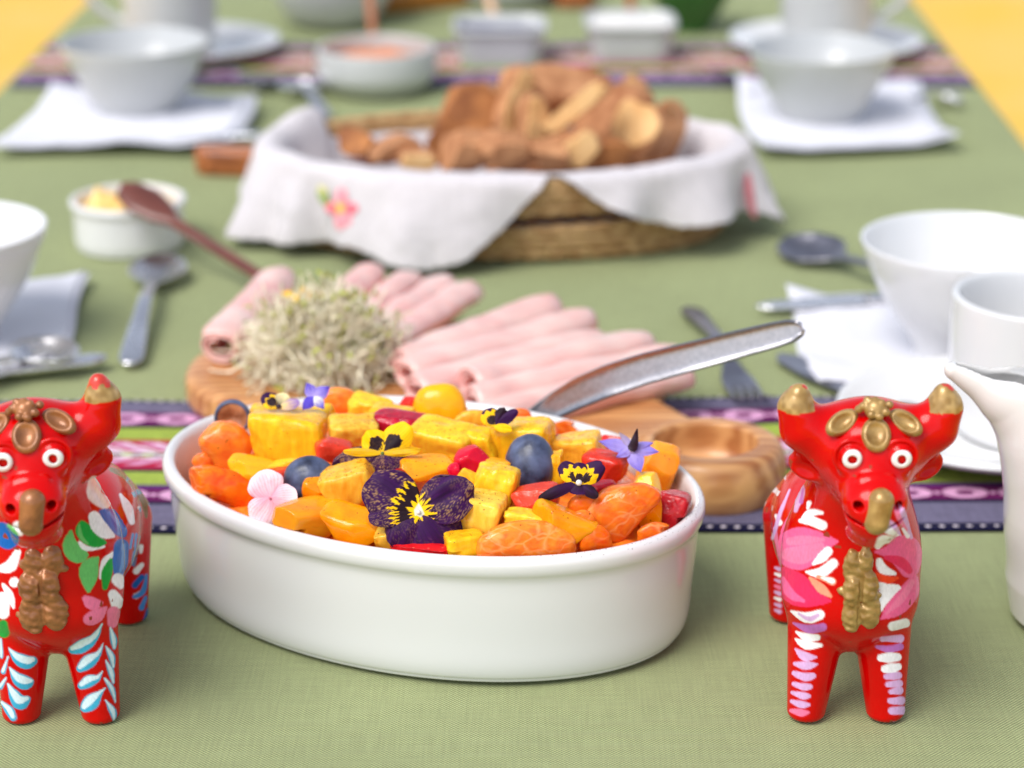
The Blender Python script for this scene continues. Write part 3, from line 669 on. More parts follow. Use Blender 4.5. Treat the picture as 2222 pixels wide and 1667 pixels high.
def flower(name, px, py, lab, petals, face=(0, -.93, .37), lift=.006, cat='edible flower', group='edible flowers scattered on the fruit', centre=('white', 5), loc=None):
    c = on_heap(px, py, lift) if loc is None else loc; s = zax(c)/FPX
    fl = thing(name, lab, cat, c, group)
    z = Vector(face).normalized(); x = Vector((1, 0, 0)); x = (x-z*x.dot(z)).normalized(); y = z.cross(x)
    fl.rotation_euler = Matrix((x, y, z)).transposed().to_euler()
    for i, (ang, ln, wd, cf, kw) in enumerate(petals):
        petal(fl, math.radians(ang), ln, wd, cf, s, seed=i*5+int(px), zoff=i*.6, **kw)
    if centre:
        r = centre[1]*s; V, F = lathe(smoothprof([(r, 0), (r*.9, r*.5), (r*.4, r*.9), (.00001, r)], 3), 12)
        q = mobj('centre', V, F, {'white': M['cream_porcelain'], 'green': M['stem_green'], 'black': M['black_centre'], 'pink': M['pink_centre']}[centre[0]], fl, loc=(0, 0, .0008))
    return fl
M['black_centre'] = mat('dark_cone', srgb(40, 18, 40), .6, nscale=300, namp=.4); M['pink_centre'] = mat('pink_centre', srgb(200, 110, 130), .6, nscale=300, namp=.3)
flower('pansy', 908, 1112, 'largest pansy, dark purple with yellow and black centre, at the front of the dish', [
 (-50, 132, 136, c_purple(.10, .0, .12), dict(curl=.35, lift=.12, ruffle=.14)), (26, 126, 112, c_purple(.22, .20, .6), dict(lift=.25, ruffle=.12)),
 (150, 130, 122, c_purple(.46, .40, .9), dict(lift=.2, ruffle=.12)), (-120, 92, 106, c_purple(.20, .15, .15), dict(lift=.2, curl=.35, ruffle=.12)), (188, 110, 52, c_purple(.55, .44, .6), dict(lift=.2))], face=(.05, -.86, .5), lift=.010)
flower('viola', 830, 984, 'viola with two yellow, black-blotched petals above dusty purple ones, left of centre', [
 (-164, 116, 62, c_purple(.0, .0, .95), dict(lift=.1, curl=.3, ruffle=.14)), (-42, 66, 66, c_purple(.0, .0, .8), dict(curl=.3)), (-95, 58, 60, c_purple(0, 0, .8), dict(curl=.4)),
 (124, 58, 60, c_yellow(.42), dict(lift=.1, ruffle=.1)), (46, 84, 64, c_yellow(.36), dict(lift=.1, ruffle=.12)), (4, 84, 20, c_plain(YEL*.8, YEL*.8, dust=.8), {}), (178, 84, 18, c_plain(YEL*.8, YEL*.8, dust=.8), {})], face=(0, -.9, .45), lift=.008, centre=('green', 4))
flower('viola', 1256, 1048, 'small viola with dark edged yellow petals right of the large blueberry', [
 (-158, 96, 26, c_plain(BLK, PUR), dict(curl=.1)), (-38, 52, 26, c_plain(BLK, PUR), {}), (-90, 26, 50, c_plain(PUR, BLK), {}),
 (132, 58, 44, c_yellow(.22, .72), dict(lift=.1)), (86, 44, 40, c_yellow(.2, .75), {}), (38, 66, 46, c_yellow(.22, .62), dict(lift=.1))], face=(0, -.9, .45), lift=.012, centre=('white', 7))
flower('viola', 1072, 926, 'yellow and purple viola half hidden at the back rim', [
 (35, 62, 26, c_plain(PUR, PUR*.8), {}), (60, 46, 30, c_plain(BLK, PUR), {}), (110, 42, 44, c_yellow(.35, .85), dict(lift=.1)), (-10, 40, 20, c_plain(YEL, YEL), {})], face=(0, -.9, .45), lift=.012, centre=None)
flower('viola', 605, 884, 'pale lilac viola with a black eye behind the largest pineapple cube', [
 (140, 46, 40, c_yellow(.4, .7), {}), (70, 34, 44, c_plain(srgb(232, 214, 160), BLK), {}), (15, 46, 26, c_plain(srgb(150, 120, 180), srgb(240, 210, 120)), {})], face=(0, -.7, .7), lift=.014, centre=('black', 6))
LAV = srgb(128, 112, 204); LAV2 = srgb(176, 160, 222); DBL = srgb(84, 66, 190)
fb = flower('borage_flower', 1372, 974, 'star shaped lavender borage flower at the right of the dish', [
 (168, 74, 30, c_plain(LAV, LAV2), dict(point=1)), (-72, 56, 36, c_plain(LAV, LAV2), dict(point=1)), (-8, 58, 26, c_plain(LAV, LAV2), dict(point=1)), (15, 46, 20, c_plain(LAV, LAV2), dict(point=1)),
 (128, 46, 16, c_plain(srgb(150, 130, 140), LAV2), dict(point=1)), (-150, 40, 22, c_plain(LAV, LAV2), dict(point=1))], face=(0, -.8, .6), lift=.014, centre=('white', 9))
cv, cf = tube([(0, 0, .0012), (.0006, .0012, .0035), (.0012, .004, .006), (.0018, .0065, .0085)], [.0022, .0020, .0012, .0003], 8); mobj('cone', cv, cf, M['black_centre'], fb)
flower('borage_flower', 682, 862, 'small deep blue borage flower at the back rim beside a tangerine piece', [
 (35, 40, 30, c_plain(DBL, LAV2), dict(point=1)), (120, 36, 28, c_plain(DBL, LAV2), dict(point=1)), (-130, 38, 26, c_plain(DBL, DBL), dict(point=1)), (-50, 34, 24, c_plain(DBL, WHT), dict(point=1))], face=(0, -.8, .6), lift=.014, centre=None)
PK = srgb(246, 216, 222); PK2 = srgb(232, 150, 172)
flower('pink_flower', 587, 1082, 'pale pink three petalled flower at the left front of the dish', [
 (112, 64, 82, c_plain(PK, PK2, dust=.15), dict(lift=.15)), (2, 60, 62, c_plain(PK, PK2, dust=.15), dict(lift=.15)), (238, 62, 74, c_plain(PK, PK2, dust=.3), dict(lift=.1))], face=(-.1, -.85, .5), lift=.010, centre=('pink', 3))
# green calyx under small viola
# spice grains dusted over the right rim and the fruit
rs = np.random.RandomState(11); SV, SF = [], []
for i in range(900):
    a = rs.normal(-.15, .55) if i < 600 else rs.uniform(0, 2*math.pi); of = rs.uniform(-.0065, .0) if i < 600 else rs.uniform(-.006, -.001)
    ex, ey = BA*math.cos(a), BB*math.sin(a); nx, ny = math.cos(a)/BA, math.sin(a)/BB; l = math.hypot(nx, ny); X_, Y_ = ex+nx/l*of, ey+ny/l*of
    z = np.interp(of, [-.0072, -.006, -.0048, -.0028, -.0008, .0003], [.0515, .0585, .0609, .0617, .0607, .0587]); r = rs.uniform(.00012, .00030)*(1 if i < 600 else .8)
    c = np.array([bc[0]+X_*cb-Y_*sb, bc[1]+X_*sb+Y_*cb, z]); o0 = len(SV)
    for q in ((1, 0, 0), (-.5, .87, 0), (-.5, -.87, 0), (0, 0, 1)): SV.append(tuple(c+np.array(q)*r))
    SF += [(o0, o0+1, o0+3), (o0+1, o0+2, o0+3), (o0+2, o0, o0+3)]
o = mobj('spice_dust', SV, SF, mat('ground_spice', srgb(104, 60, 30), .9), smooth=False); tag(o, 'brown ground spice dusted along the rim of the white dish', 'spice', kind='stuff')
# ================= SERVING SPOON =================
pts = [(1090, 950, 1.035, 30), (1150, 915, 1.03, 44), (1205, 880, 1.025, 58), (1262, 850, 1.018, 67), (1320, 826, 1.012, 68), (1400, 800, 1.007, 66), (1500, 774, 1.0, 62), (1600, 748, .995, 58), (1680, 728, .99, 54), (1715, 719, .988, 48), (1734, 713, .987, 34), (1741, 710, .987, 14)]
wdir = np.array([.12, .22, .97]); wdir /= np.linalg.norm(wdir)
PT = np.array([GY(p[0], p[1], p[2]) for p in pts]); WD = np.array([p[3]/FPX*1.06 for p in pts])
tt = np.linspace(0, len(pts)-1, 60); C3 = np.stack([np.interp(tt, range(len(pts)), PT[:, i]) for i in range(3)], 1); WW = np.interp(tt, range(len(pts)), WD)
vv = np.linspace(-1, 1, 15); V = []
for i in range(60):
    tg = C3[min(i+1, 59)]-C3[max(i-1, 0)]; tg /= np.linalg.norm(tg); wv_ = wdir-tg*(wdir@tg); wv_ /= np.linalg.norm(wv_); nn = np.cross(tg, wv_)
    for q in vv:
        V.append(C3[i]+wv_*q*WW[i]/2+nn*(.0010*(abs(q)**5)))
sp = thing('serving_spoon', 'worn steel serving spoon leaning out of the fruit dish', 'spoon', PT[0])
o = mobj('handle', np.array(V)-PT[0], gridF(60, 15), M['worn_steel'], sp); solid(o, .0016)
md = o.modifiers.new('edges', 'EDGE_SPLIT'); md.split_angle = math.radians(38)
# bowl of the spoon, buried among the fruit
us = np.linspace(0, 1, 16); V = []
d0 = np.array([-.9, -.25, -.45]); d0 /= np.linalg.norm(d0); sd_ = np.cross(d0, [0, 0, 1]); sd_ /= np.linalg.norm(sd_)
for u in us:
    for q in np.linspace(-1, 1, 9):
        V.append(d0*.05*u+sd_*q*.016*math.sqrt(max(0.02, 1-(2*u-1)**2))+np.array([0, 0, -.006*(1-q*q)*math.sin(math.pi*u)]))
o = mobj('bowl', V, gridF(16, 9), M['worn_steel'], sp); solid(o, .0012)
# ================= PAINTED CLAY BULLS =================
RED = np.array(srgb(200, 3, 3)); GOLD = np.array(srgb(150, 116, 58)); GOLD_L = np.array(srgb(190, 156, 96))
def seg2(px, py, st):
    """signed distance (photo px) to a brush stroke given as (x, y, r) points"""
    best = np.full(len(px), 1e9)
    for (x0, y0, r0), (x1, y1, r1) in zip(st[:-1], st[1:]):
        dx, dy = x1-x0, y1-y0; l2 = dx*dx+dy*dy+1e-9
        h = np.clip(((px-x0)*dx+(py-y0)*dy)/l2, 0, 1)
        d = np.hypot(px-x0-h*dx, py-y0-h*dy)-(r0+(r1-r0)*h); best = np.minimum(best, d)
    return best
def conv(st, ox, oy, s): return [(ox+x/s, oy+y/s, r/s) for x, y, r in st]
WH = srgb(244, 240, 244); LV = srgb(214, 170, 216); PKL = srgb(236, 96, 146); PKD = srgb(226, 44, 92); PURL = srgb(188, 110, 188); ORW = srgb(246, 150, 120); ORG = srgb(240, 66, 30)
GRL = srgb(106, 190, 106); GRD = srgb(24, 160, 62); BLU = srgb(22, 96, 178); BLL = srgb(70, 140, 212); TEA = srgb(64, 168, 204); TEL = srgb(216, 236, 244); PKM = srgb(238, 120, 158); SLT = srgb(120, 122, 160)
R4 = (1640, 1100, 3.19); R3 = (1640, 800, 3.80)
right_strokes = [(c, conv(p, *R4), z) for c, p, z in [
 (PKL, [(250, 290, 85), (300, 290, 130), (420, 255, 75), (560, 240, 8)], 'f'), (PKM, [(230, 330, 40), (330, 330, 55), (450, 270, 20)], 'f'), (PKM, [(240, 240, 22), (340, 230, 26), (470, 225, 8)], 'f'),
 (PKD, [(200, 455, 34), (270, 560, 95), (380, 620, 62), (510, 652, 8)], 'f'), (PKL, [(190, 500, 14), (240, 600, 26), (330, 650, 10)], 'f'),
 (WH, [(310, 98, 10), (390, 98, 27), (462, 128, 28)], 'f'), (WH, [(325, 75, 5), (380, 40, 20), (460, 42, 9)], 'f'),
 (WH, [(400, 395, 8), (460, 350, 28), (500, 305, 26)], 'f'), (WH, [(350, 450, 6), (450, 455, 30), (535, 392, 28)], 'f'), (ORW, [(430, 485, 8), (530, 515, 22)], 'f'), (WH, [(460, 490, 5), (530, 512, 14)], 'f'), (ORW, [(375, 490, 6), (450, 560, 26), (520, 620, 6)], 'f'),
 (WH, [(850, 135, 16), (930, 160, 28), (1005, 210, 5)], 'f'), (WH, [(845, 272, 16), (885, 225, 26), (985, 232, 8)], 'f'),
 (PKL, [(830, 312, 6), (930, 310, 40), (1030, 310, 100), (1060, 420, 60)], 'f'), (PKD, [(900, 350, 10), (1000, 380, 30), (1060, 440, 20)], 'f'),
 (WH, [(855, 378, 18), (880, 430, 27), (960, 462, 10)], 'f'), (ORG, [(830, 470, 14), (900, 505, 24), (980, 492, 8)], 'f'),
 (PKL, [(865, 775, 4), (970, 690, 56), (1060, 590, 56), (1095, 500, 24)], 'f'), (PKM, [(900, 740, 5), (1000, 640, 22), (1080, 520, 14)], 'f'),
 (WH, [(835, 545, 22), (890, 545, 14)], 'f'), (WH, [(848, 640, 15), (900, 570, 26), (985, 548, 6)], 'f'), (WH, [(855, 705, 20), (890, 640, 26), (990, 560, 8)], 'f'),
 (WH, [(245, 722, 4), (350, 768, 30), (440, 748, 30)], 'f'), (LV, [(300, 740, 4), (370, 775, 12), (430, 750, 10)], 'f'), (PURL, [(262, 805, 4), (370, 845, 24), (465, 832, 22)], 'f'), (WH, [(280, 865, 4), (350, 902, 22), (425, 905, 18)], 'f'),
 (WH, [(275, 915, 4), (350, 955, 26), (450, 958, 10)], 'f'), (LV, [(275, 985, 4), (340, 1035, 26), (415, 1040, 6)], 'f'), (LV, [(270, 1085, 10), (350, 1100, 24), (425, 1088, 4)], 'f'), (LV, [(265, 1150, 12), (340, 1178, 24), (395, 1170, 16)], 'f'),
 (LV, [(262, 1225, 10), (330, 1245, 20), (375, 1245, 14)], 'f'), (LV, [(252, 1285, 8), (330, 1308, 20), (370, 1310, 10)], 'f'), (LV, [(248, 1345, 8), (320, 1370, 20), (365, 1370, 8)], 'f'), (PKM, [(244, 1410, 8), (310, 1425, 20), (360, 1422, 8)], 'f'),
 (WH, [(945, 825, 26), (1035, 805, 26)], 'f'), (LV, [(875, 915, 12), (1000, 912, 22)], 'f'), (PURL, [(838, 968, 6), (920, 985, 20), (1000, 968, 18)], 'f'), (WH, [(865, 1045, 20), (925, 1042, 30), (980, 1040, 22)], 'f'), (WH, [(890, 1122, 20), (940, 1116, 28), (985, 1108, 20)], 'f'),
 (LV, [(905, 1175, 16), (985, 1168, 22)], 'f'), (LV, [(915, 1230, 16), (990, 1222, 22)], 'f'), (LV, [(935, 1280, 14), (995, 1272, 22)], 'f'), (LV, [(930, 1342, 16), (1005, 1342, 24)], 'f'), (LV, [(940, 1412, 20), (1015, 1408, 24)], 'f'), (SLT, [(955, 1497, 10), (1020, 1495, 12)], 'f'),
 (PKM, [(130, 150, 8), (150, 260, 10), (175, 400, 6)], 'b'), (WH, [(140, 60, 6), (165, 110, 16)], 'b'),
]+[(c, [(135, 420+k*42, 5), (165, 432+k*42, 11)], 'b') for k, c in enumerate([LV, WH, LV, PKM, LV, WH, LV, LV])]]+[(c, conv(p, *R3), z) for c, p, z in [
 (LV, [(375, 930, 6), (370, 1030, 30), (330, 1170, 12)], 'f'), (PKL, [(330, 930, 8), (270, 1080, 34), (210, 1300, 24), (170, 1480, 8)], 'f'), (PURL, [(395, 990, 4), (375, 1100, 12)], 'f'), (LV, [(280, 1000, 4), (200, 1200, 12), (140, 1400, 8)], 'b'), (WH, [(240, 1090, 4), (215, 1150, 24)], 'f'),
 (WH, [(440, 1110, 16), (430, 1150, 10)], 'f'), (LV, [(1180, 1060, 6), (1215, 1200, 20), (1280, 1390, 10)], 'f'), (PKM, [(1130, 1100, 6), (1180, 1230, 14), (1240, 1330, 6)], 'f'), (LV, [(1075, 1235, 6), (1140, 1300, 16), (1190, 1370, 5)], 'f'), (WH, [(1210, 1320, 5), (1250, 1380, 12)], 'f')]]
L2 = (0, 1130, 3.385); L1_ = (0, 780, 4.1475)
def drop(p):   # teal drop with its pale upper half
    return [(TEA, p, 'f'), (TEL, [(x-r*.12, y-r*.40, r*.5) for x, y, r in p], 'f')]
left_strokes = []
for c, p, z in [
 (GRL, [(520, 80, 8), (515, 180, 48), (570, 245, 58), (640, 250, 8)], 'f'), (WH, [(585, 160, 10), (640, 205, 16), (765, 190, 4)], 'f'), (GRD, [(600, 10, 10), (620, 80, 55), (690, 140, 48), (770, 162, 8)], 'f'), (GRL, [(580, 30, 4), (590, 110, 12), (640, 170, 6)], 'f'),
 (GRL, [(715, 275, 10), (655, 350, 58), (650, 430, 50), (650, 515, 10)], 'f'), (WH, [(830, 240, 12), (765, 310, 20), (738, 420, 6)], 'f'), (GRD, [(812, 290, 10), (785, 380, 34), (770, 490, 16)], 'f'),
 (BLU, [(890, 190, 48), (882, 300, 48), (872, 370, 34)], 'f'), (BLL, [(905, 180, 10), (905, 300, 12), (880, 370, 6)], 'f'), (WH, [(865, 435, 40), (885, 480, 16)], 'f'), (WH, [(830, 545, 32), (860, 600, 42)], 'f'),
 (PKM, [(630, 575, 20), (680, 610, 40), (745, 602, 8)], 'f'), (PKM, [(655, 725, 36), (705, 700, 44), (778, 640, 6)], 'f'), (PKM, [(835, 680, 42), (825, 750, 30)], 'f'),
 (WH, [(700, 20, 36), (760, 75, 46), (830, 112, 10)], 'f'), (BLU, [(840, -10, 40), (870, 40, 50), (900, 95, 26)], 'f'), (BLL, [(800, -20, 6), (860, 20, 12), (905, 60, 8)], 'f'),
 (BLU, [(15, 80, 60), (60, 130, 70)], 'f'), (WH, [(130, 40, 30), (150, 90, 16)], 'f'), (GRL, [(60, 30, 5), (100, 70, 10), (130, 100, 5)], 'f'), (WH, [(130, 230, 20), (80, 330, 38), (20, 350, 26)], 'f'), (WH, [(105, 452, 30)]*2, 'f'),
 (WH, [(25, 470, 8), (75, 550, 22), (100, 640, 6)], 'f'), (WH, [(20, 580, 46), (25, 680, 36)], 'f'), (GRD, [(25, 760, 26), (30, 820, 34)], 'f'),
 (BLL, [(1000, 100, 5), (975, 320, 9)], 'b'), (BLL, [(975, 100, 4), (955, 200, 8)], 'b'), (SLT, [(1025, 120, 4), (985, 330, 7)], 'b'), (WH, [(1035, 190, 14), (1035, 230, 8)], 'b'), (WH, [(1040, 325, 12), (1000, 370, 20)], 'b'), (BLU, [(1040, 415, 16), (990, 475, 18)], 'b'), (WH, [(1040, 520, 6), (1000, 555, 16)], 'b'),
 (BLL, [(1075, 400, 6), (1050, 520, 16), (985, 560, 10)], 'b'), (BLL, [(1070, 560, 8), (1040, 640, 16)], 'b'), (BLU, [(1085, 650, 8), (1060, 750, 14)], 'b')]:
    left_strokes.append((c, conv(p, *L2), z))
for p in [[(535, 945, 26), (605, 920, 44), (690, 862, 24), (748, 760, 3)], [(590, 1085, 24), (650, 1035, 44), (720, 980, 18), (757, 903, 2)], [(600, 1212, 24), (655, 1178, 38), (715, 1155, 18), (752, 1108, 2)], [(622, 1375, 26), (668, 1335, 48), (730, 1270, 18), (772, 1232, 2)],
          [(810, 788, 3), (832, 870, 22), (838, 935, 8)], [(778, 925, 3), (818, 1000, 20), (832, 1075, 6)], [(778, 1030, 3), (815, 1110, 18), (832, 1190, 6)], [(770, 1160, 3), (822, 1240, 18), (846, 1330, 4)], [(775, 1320, 3), (828, 1400, 22), (838, 1465, 8)],
          [(68, 940, 3), (125, 1005, 32), (190, 1040, 44), (240, 1030, 28)], [(72, 1080, 3), (130, 1160, 36), (185, 1190, 44), (236, 1178, 10)], [(60, 1200, 3), (110, 1290, 36), (150, 1335, 46), (200, 1312, 20)], [(15, 1335, 8), (70, 1395, 28), (98, 1445, 22)], [(8, 870, 5), (12, 1000, 10)], [(60, 1000, 3), (25, 1110, 15)], [(45, 1155, 3), (5, 1220, 15)]]:
    left_strokes += [(c, conv(q, *L2), z) for c, q, z in drop(p)]
PALE = srgb(232, 214, 214)
left_strokes += [(c, conv(p, *L1_), z) for c, p, z in [
 (PALE, [(850, 1110, 50), (850, 1220, 55), (940, 1290, 50)], 'f'), (WH, [(850, 1420, 46), (900, 1510, 60), (1000, 1580, 14)], 'f'), (BLU, [(905, 1370, 14), (1000, 1420, 62), (1070, 1520, 52)], 'f'), (BLL, [(980, 1380, 8), (1060, 1470, 14), (1100, 1520, 6)], 'f'),
 (SLT, [(985, 1040, 8), (1050, 1230, 20), (1110, 1400, 8)], 'f'), (WH, [(1085, 1220, 10), (1150, 1340, 34), (1185, 1460, 22)], 'b'), (WH, [(1250, 1335, 10), (1265, 1350, 4)], 'b')]]
GB = [('gold', conv([(1000, 990, 20), (1130, 1040, 34), (1240, 1160, 40), (1300, 1280, 34), (1318, 1420, 12)], *L1_))]
def bull(name, label, pxm, pyb, strokes, scale, head_yaw, head_tilt, goldm, band, horn_sc, head_dx=0):
    base = G(pxm, pyb); root = thing('bull_figurine', label, 'figurine', (base[0], base[1]+.008*scale, 0), 'painted clay bull figurines flanking the dish')
    s = scale; piv = np.array([0, .000, .120])
    Ry = rot3(0, math.radians(head_tilt), math.radians(head_yaw))
    HD = np.array([head_dx, 0, -.0030])
    def tohead(p): return (p-piv-HD)@Ry+piv      # inverse rotation of the head frame
    def body_f(p):
        q = p.copy(); ax = np.abs(q[:, 0]); m = q.copy(); m[:, 0] = ax
        d = s_ell(q, (0, .006, .064), (.0275, .0235, .036))
        d = smin(d, s_ell(q, (0, .055, .058), (.0262, .053, .0275)), .014)
        d = smin(d, s_ell(q, (0, .002, .052), (.0245, .019, .014)), .008)
        lg = s_cone(m, (.0160, .000, .004), (.0125, .003, .048), .0079, .0126)
        d = smin(d, lg, .003)
        lr = s_cone(m, (.0130, .092, .004), (.0125, .088, .050), .0086, .0140); d = smin(d, lr, .008)
        d = smin(d, s_cone(q, (0, .012, .078), (0, -.010, .118), .0225, .018), .012)
        d = smin(d, s_cone(q, (0, .108, .072), (.004, .113, .035), .004, .0025), .004)
        return smax(d, -q[:, 2], .003)
    EY = -.0350
    def head_f(p):
        q = tohead(p); m = q.copy(); m[:, 0] = np.abs(q[:, 0])
        d = s_ell(q, (0, -.014, .128), (.0212, .018, .0185))
        d = smin(d, s_ell(m, (.0120, -.009, .1340), (.0150, .0115, .0070)), .006)       # flat wide crown
        d = smin(d, s_cone(q, (0, -.021, .1235), (0, -.0385, .1090), .0160, .0106), .008)
        d = smin(d, s_ell(q, (0, -.0400, .1150), (.0118, .0082, .0080)), .005)         # nose pad
        d = smin(d, s_ell(q, (0, -.0335, .1005), (.0098, .0095, .0060)), .003)          # jaw
        # horns
        k = horn_sc
        h = s_cone(m, (.0160, -.012, .127), (.0248, -.014, .1350), .0098, .0084)
        h = smin(h, s_cone(m, (.0248, -.014, .1350), (.0282, -.015, .1440*(1) + .002*(k-1)*10), .0082, .0064), .005)
        h = smin(h, s_cone(m, (.0282, -.015, .1432+.002*(k-1)*10), (.0274, -.016, .1498+.004*(k-1)*10), .0060, .0034), .004)
        d = smin(d, h, .006)
        # ears
        e = s_ell((m-np.array([.0225, -.013, .1185]))@rot3(0, math.radians(-22), math.radians(18)), (0, 0, 0), (.0078, .0040, .0056))
        d = smin(d, e, .003)
        cup = s_ell((m-np.array([.0240, -.0170, .1182]))@rot3(0, math.radians(-22), math.radians(18)), (0, 0, 0), (.0056, .0030, .0034)); d = smax(d, -cup, .002)
        # eye balls inside a raised ring
        ec = np.array([.0092, EY+.0015, .1308]); r = np.hypot(m[:, 0]-ec[0], m[:, 2]-ec[2])
        dring = np.sqrt((r-.0062)**2+(m[:, 1]-EY-.0018)**2)-.0009; d = smin(d, dring, .003)
        d = smin(d, s_ell(m, (.0092, EY+.0022, .1308), (.0046, .0036, .0046)), .0015)
        # nostrils, mouth
        d = smax(d, -s_cone(m, (.0080, -.052, .1160), (.0070, -.040, .1155), .0023, .0014), .0008)
        sl = np.maximum(np.abs(q[:, 2]-.1070-np.abs(q[:, 0])*.30)-.0007, -d-.0022); sl = np.maximum(sl, np.maximum(q[:, 1]+.030, np.abs(q[:, 0])-.0120)); d = smax(d, -sl, .0006)
        d = smin(d, np.sqrt((q[:, 2]-.1242-(-(q[:, 0]**2)*20))**2+(q[:, 1]+.0390)**2+np.maximum(np.abs(q[:, 0])-.006, 0)**2)-.0010, .002)
        return d
    def head_f_local(q_): return head_f((q_-piv)@Ry.T+piv+HD)
    def f(p):
        p = p/s; return smin(body_f(p), head_f(p), .005)*s
    V, F, N = sdf_mesh(f, np.array([-.042, -.056, -.002])*s, np.array([.042, .120, .165])*s, .00055*s)
    W = V+np.array(root.location); ux, uy = proj(W)
    col = np.tile(RED, (len(V), 1)); ny = V[:, 1]
    front = (V[:, 1] < .040*s) & (N[:, 1] < .35); back = V[:, 1] > .030*s
    paint = np.zeros(len(V))
    for c, st, z in strokes:
        st = [tuple(v) for v in smoothprof([(a_, b_2, r_*1.12) for a_, b_2, r_ in st], 4)]
        d = seg2(ux, uy, st)-.8+.7*vnoise(np.stack([ux, uy, ux*0], 1), .08, 3); m = (d < 1.2) & (front if z == 'f' else back); m &= (V[:, 2] < .112*s)
        # brush streaks inside the stroke
        cc = np.array(c)[None, :]*(1+.10*vnoise(np.stack([ux*.5, uy*.18, ux*0], 1), 1, 7)[m][:, None]); a = np.clip(.5-d[m]/2.4, 0, 1)[:, None]; col[m] = col[m]*(1-a)+cc*a; paint[m] = np.maximum(paint[m], a[:, 0]*(.8+.5*vnoise(np.stack([ux*.5, uy*.18, ux*0], 1), 1, 7)[m]))
    if band:
        for _, st in GB:
            m = (seg2(ux, uy, st) < 0) & back; col[m] = np.array(srgb(128, 98, 54))
    # the hidden flanks carry simple stripes too
    m = (~front) & (V[:, 1] > .045*s) & (N[:, 2] < .6) & (np.sin(V[:, 2]*900+V[:, 1]*300) > .55) & (np.abs(V[:, 0]) > .018*s); hid = m & (N[:, 1] > .1); col[hid] = (WH if not band else TEA)
    chip = (vnoise(V, 260, 21) > .82) & (vnoise(V, 60, 22) > .15); col[chip] = np.array(srgb(150, 60, 40))
    # gold horn tips
    Q = tohead(V/s); hn = (np.abs(Q[:, 0]) > .0218) & (Q[:, 2] > (.1432+.02*(horn_sc-1)*2)+.0004*vnoise(Q, 300, 5))
    gk = vnoise(V, 500/s, 2)[:, None]; col[hn] = (GOLD+(GOLD_L-GOLD)*np.clip(gk*.8+.4, 0, 1))[hn]
    tip = hn & ((Q[:, 2] > (.1515 if band else .1528)+.0030*vnoise(V, 420, 4)) & (vnoise(V, 350, 9) > (-.3 if band else .0))); col[tip] = RED*1.0+np.array([.1, .05, .03])
    ti = hn[F].all(1)
    def sub(mask, nm, par, mt):
        FF = F[mask]; used = np.unique(FF); mp = -np.ones(len(V), int); mp[used] = np.arange(len(used))
        return mobj(nm, V[used], mp[FF], mt, par, col=col[used], normals=N[used])
    # paint sits a little proud of the glaze
    V = V+N*(np.clip(paint, 0, 1)*.00022*s)[:, None]
    bd = sub(~ti, 'body', root, M['gloss_paint'])
    for sg_ in (-1, 1):
        mm = ti & (np.sign(Q[F[:, 0], 0]) == sg_)
        if mm.any(): sub(mm, 'horn_tip', root, M['horn_gold'])
    gm_ = M[goldm]
    def hp(v):  # head frame -> body frame
        v = np.asarray(v, float); return ((v-piv)@Ry.T+piv+HD)*s
    # eyes: a thick white ring of paint round a red pupil
    for sx in (-1, 1):
        nn = 28; V2 = []
        for i in range(nn):
            a = 2*math.pi*i/nn
            for j in range(8):
                b = 2*math.pi*j/8; rr_ = .00275+.00105*math.cos(b)*(1+.12*math.sin(a*2+sx)); V2.append((rr_*math.cos(a), -.0003+.00035*math.sin(b)-.0, rr_*math.sin(a)))
        V2 = np.array(V2); V2[:, 1] += (V2[:, 0]**2+V2[:, 2]**2)*60
        mobj('eye', hp(V2+np.array([sx*.0092, EY-.0022, .1308])), gridF(nn, 8, True, True), M['white_paint'], root)
    # tongue / gold muzzle strip
    def tf(p):
        q = p; d = s_cone(q, (.0008, -.0462, .1180), (-.0006, -.0472, .1098), .0049, .0048)
        return d
    tV, tF, tN = sdf_mesh(tf, (-.008, -.057, .098), (.008, -.036, .127), .0005); mobj('tongue', hp(tV), tF, gm_, root)
    # flower ornament: three hollow petals and a knot of small beads
    fo = None
    bt = []
    rs = np.random.RandomState(3)
    def kf(p):
        p = p-np.array([0, -.0014, .0034]); d = s_ell(p, (0, -.0245, .1435), (.0042, .0040, .0040))
        for bx, bz, by in [(-.0045, .1445, -.0245), (-.0020, .1425, -.0285), (.0010, .1420, -.0290), (.0038, .1430, -.0270), (0, .1465, -.0240), (.0055, .1445, -.0230), (-.0060, .1430, -.0240), (.0022, .1460, -.0255), (-.0028, .1465, -.0235)]:
            d = smin(d, s_sph(p, (bx, by, bz), .0016), .0008)
        return d
    def sy(x, z):
        ys_ = np.arange(-.060, 0, .0003); pp = np.stack([ys_*0+x, ys_, ys_*0+z], 1); d = head_f_local(pp); k_ = np.argmax(d < 0); return ys_[k_] if d.min() < 0 else -.02
    kV, kF, kN = sdf_mesh(kf, (-.010, -.038, .136), (.010, -.016, .156), .0005); fo = mobj('flower_ornament', hp(kV), kF, gm_, root)
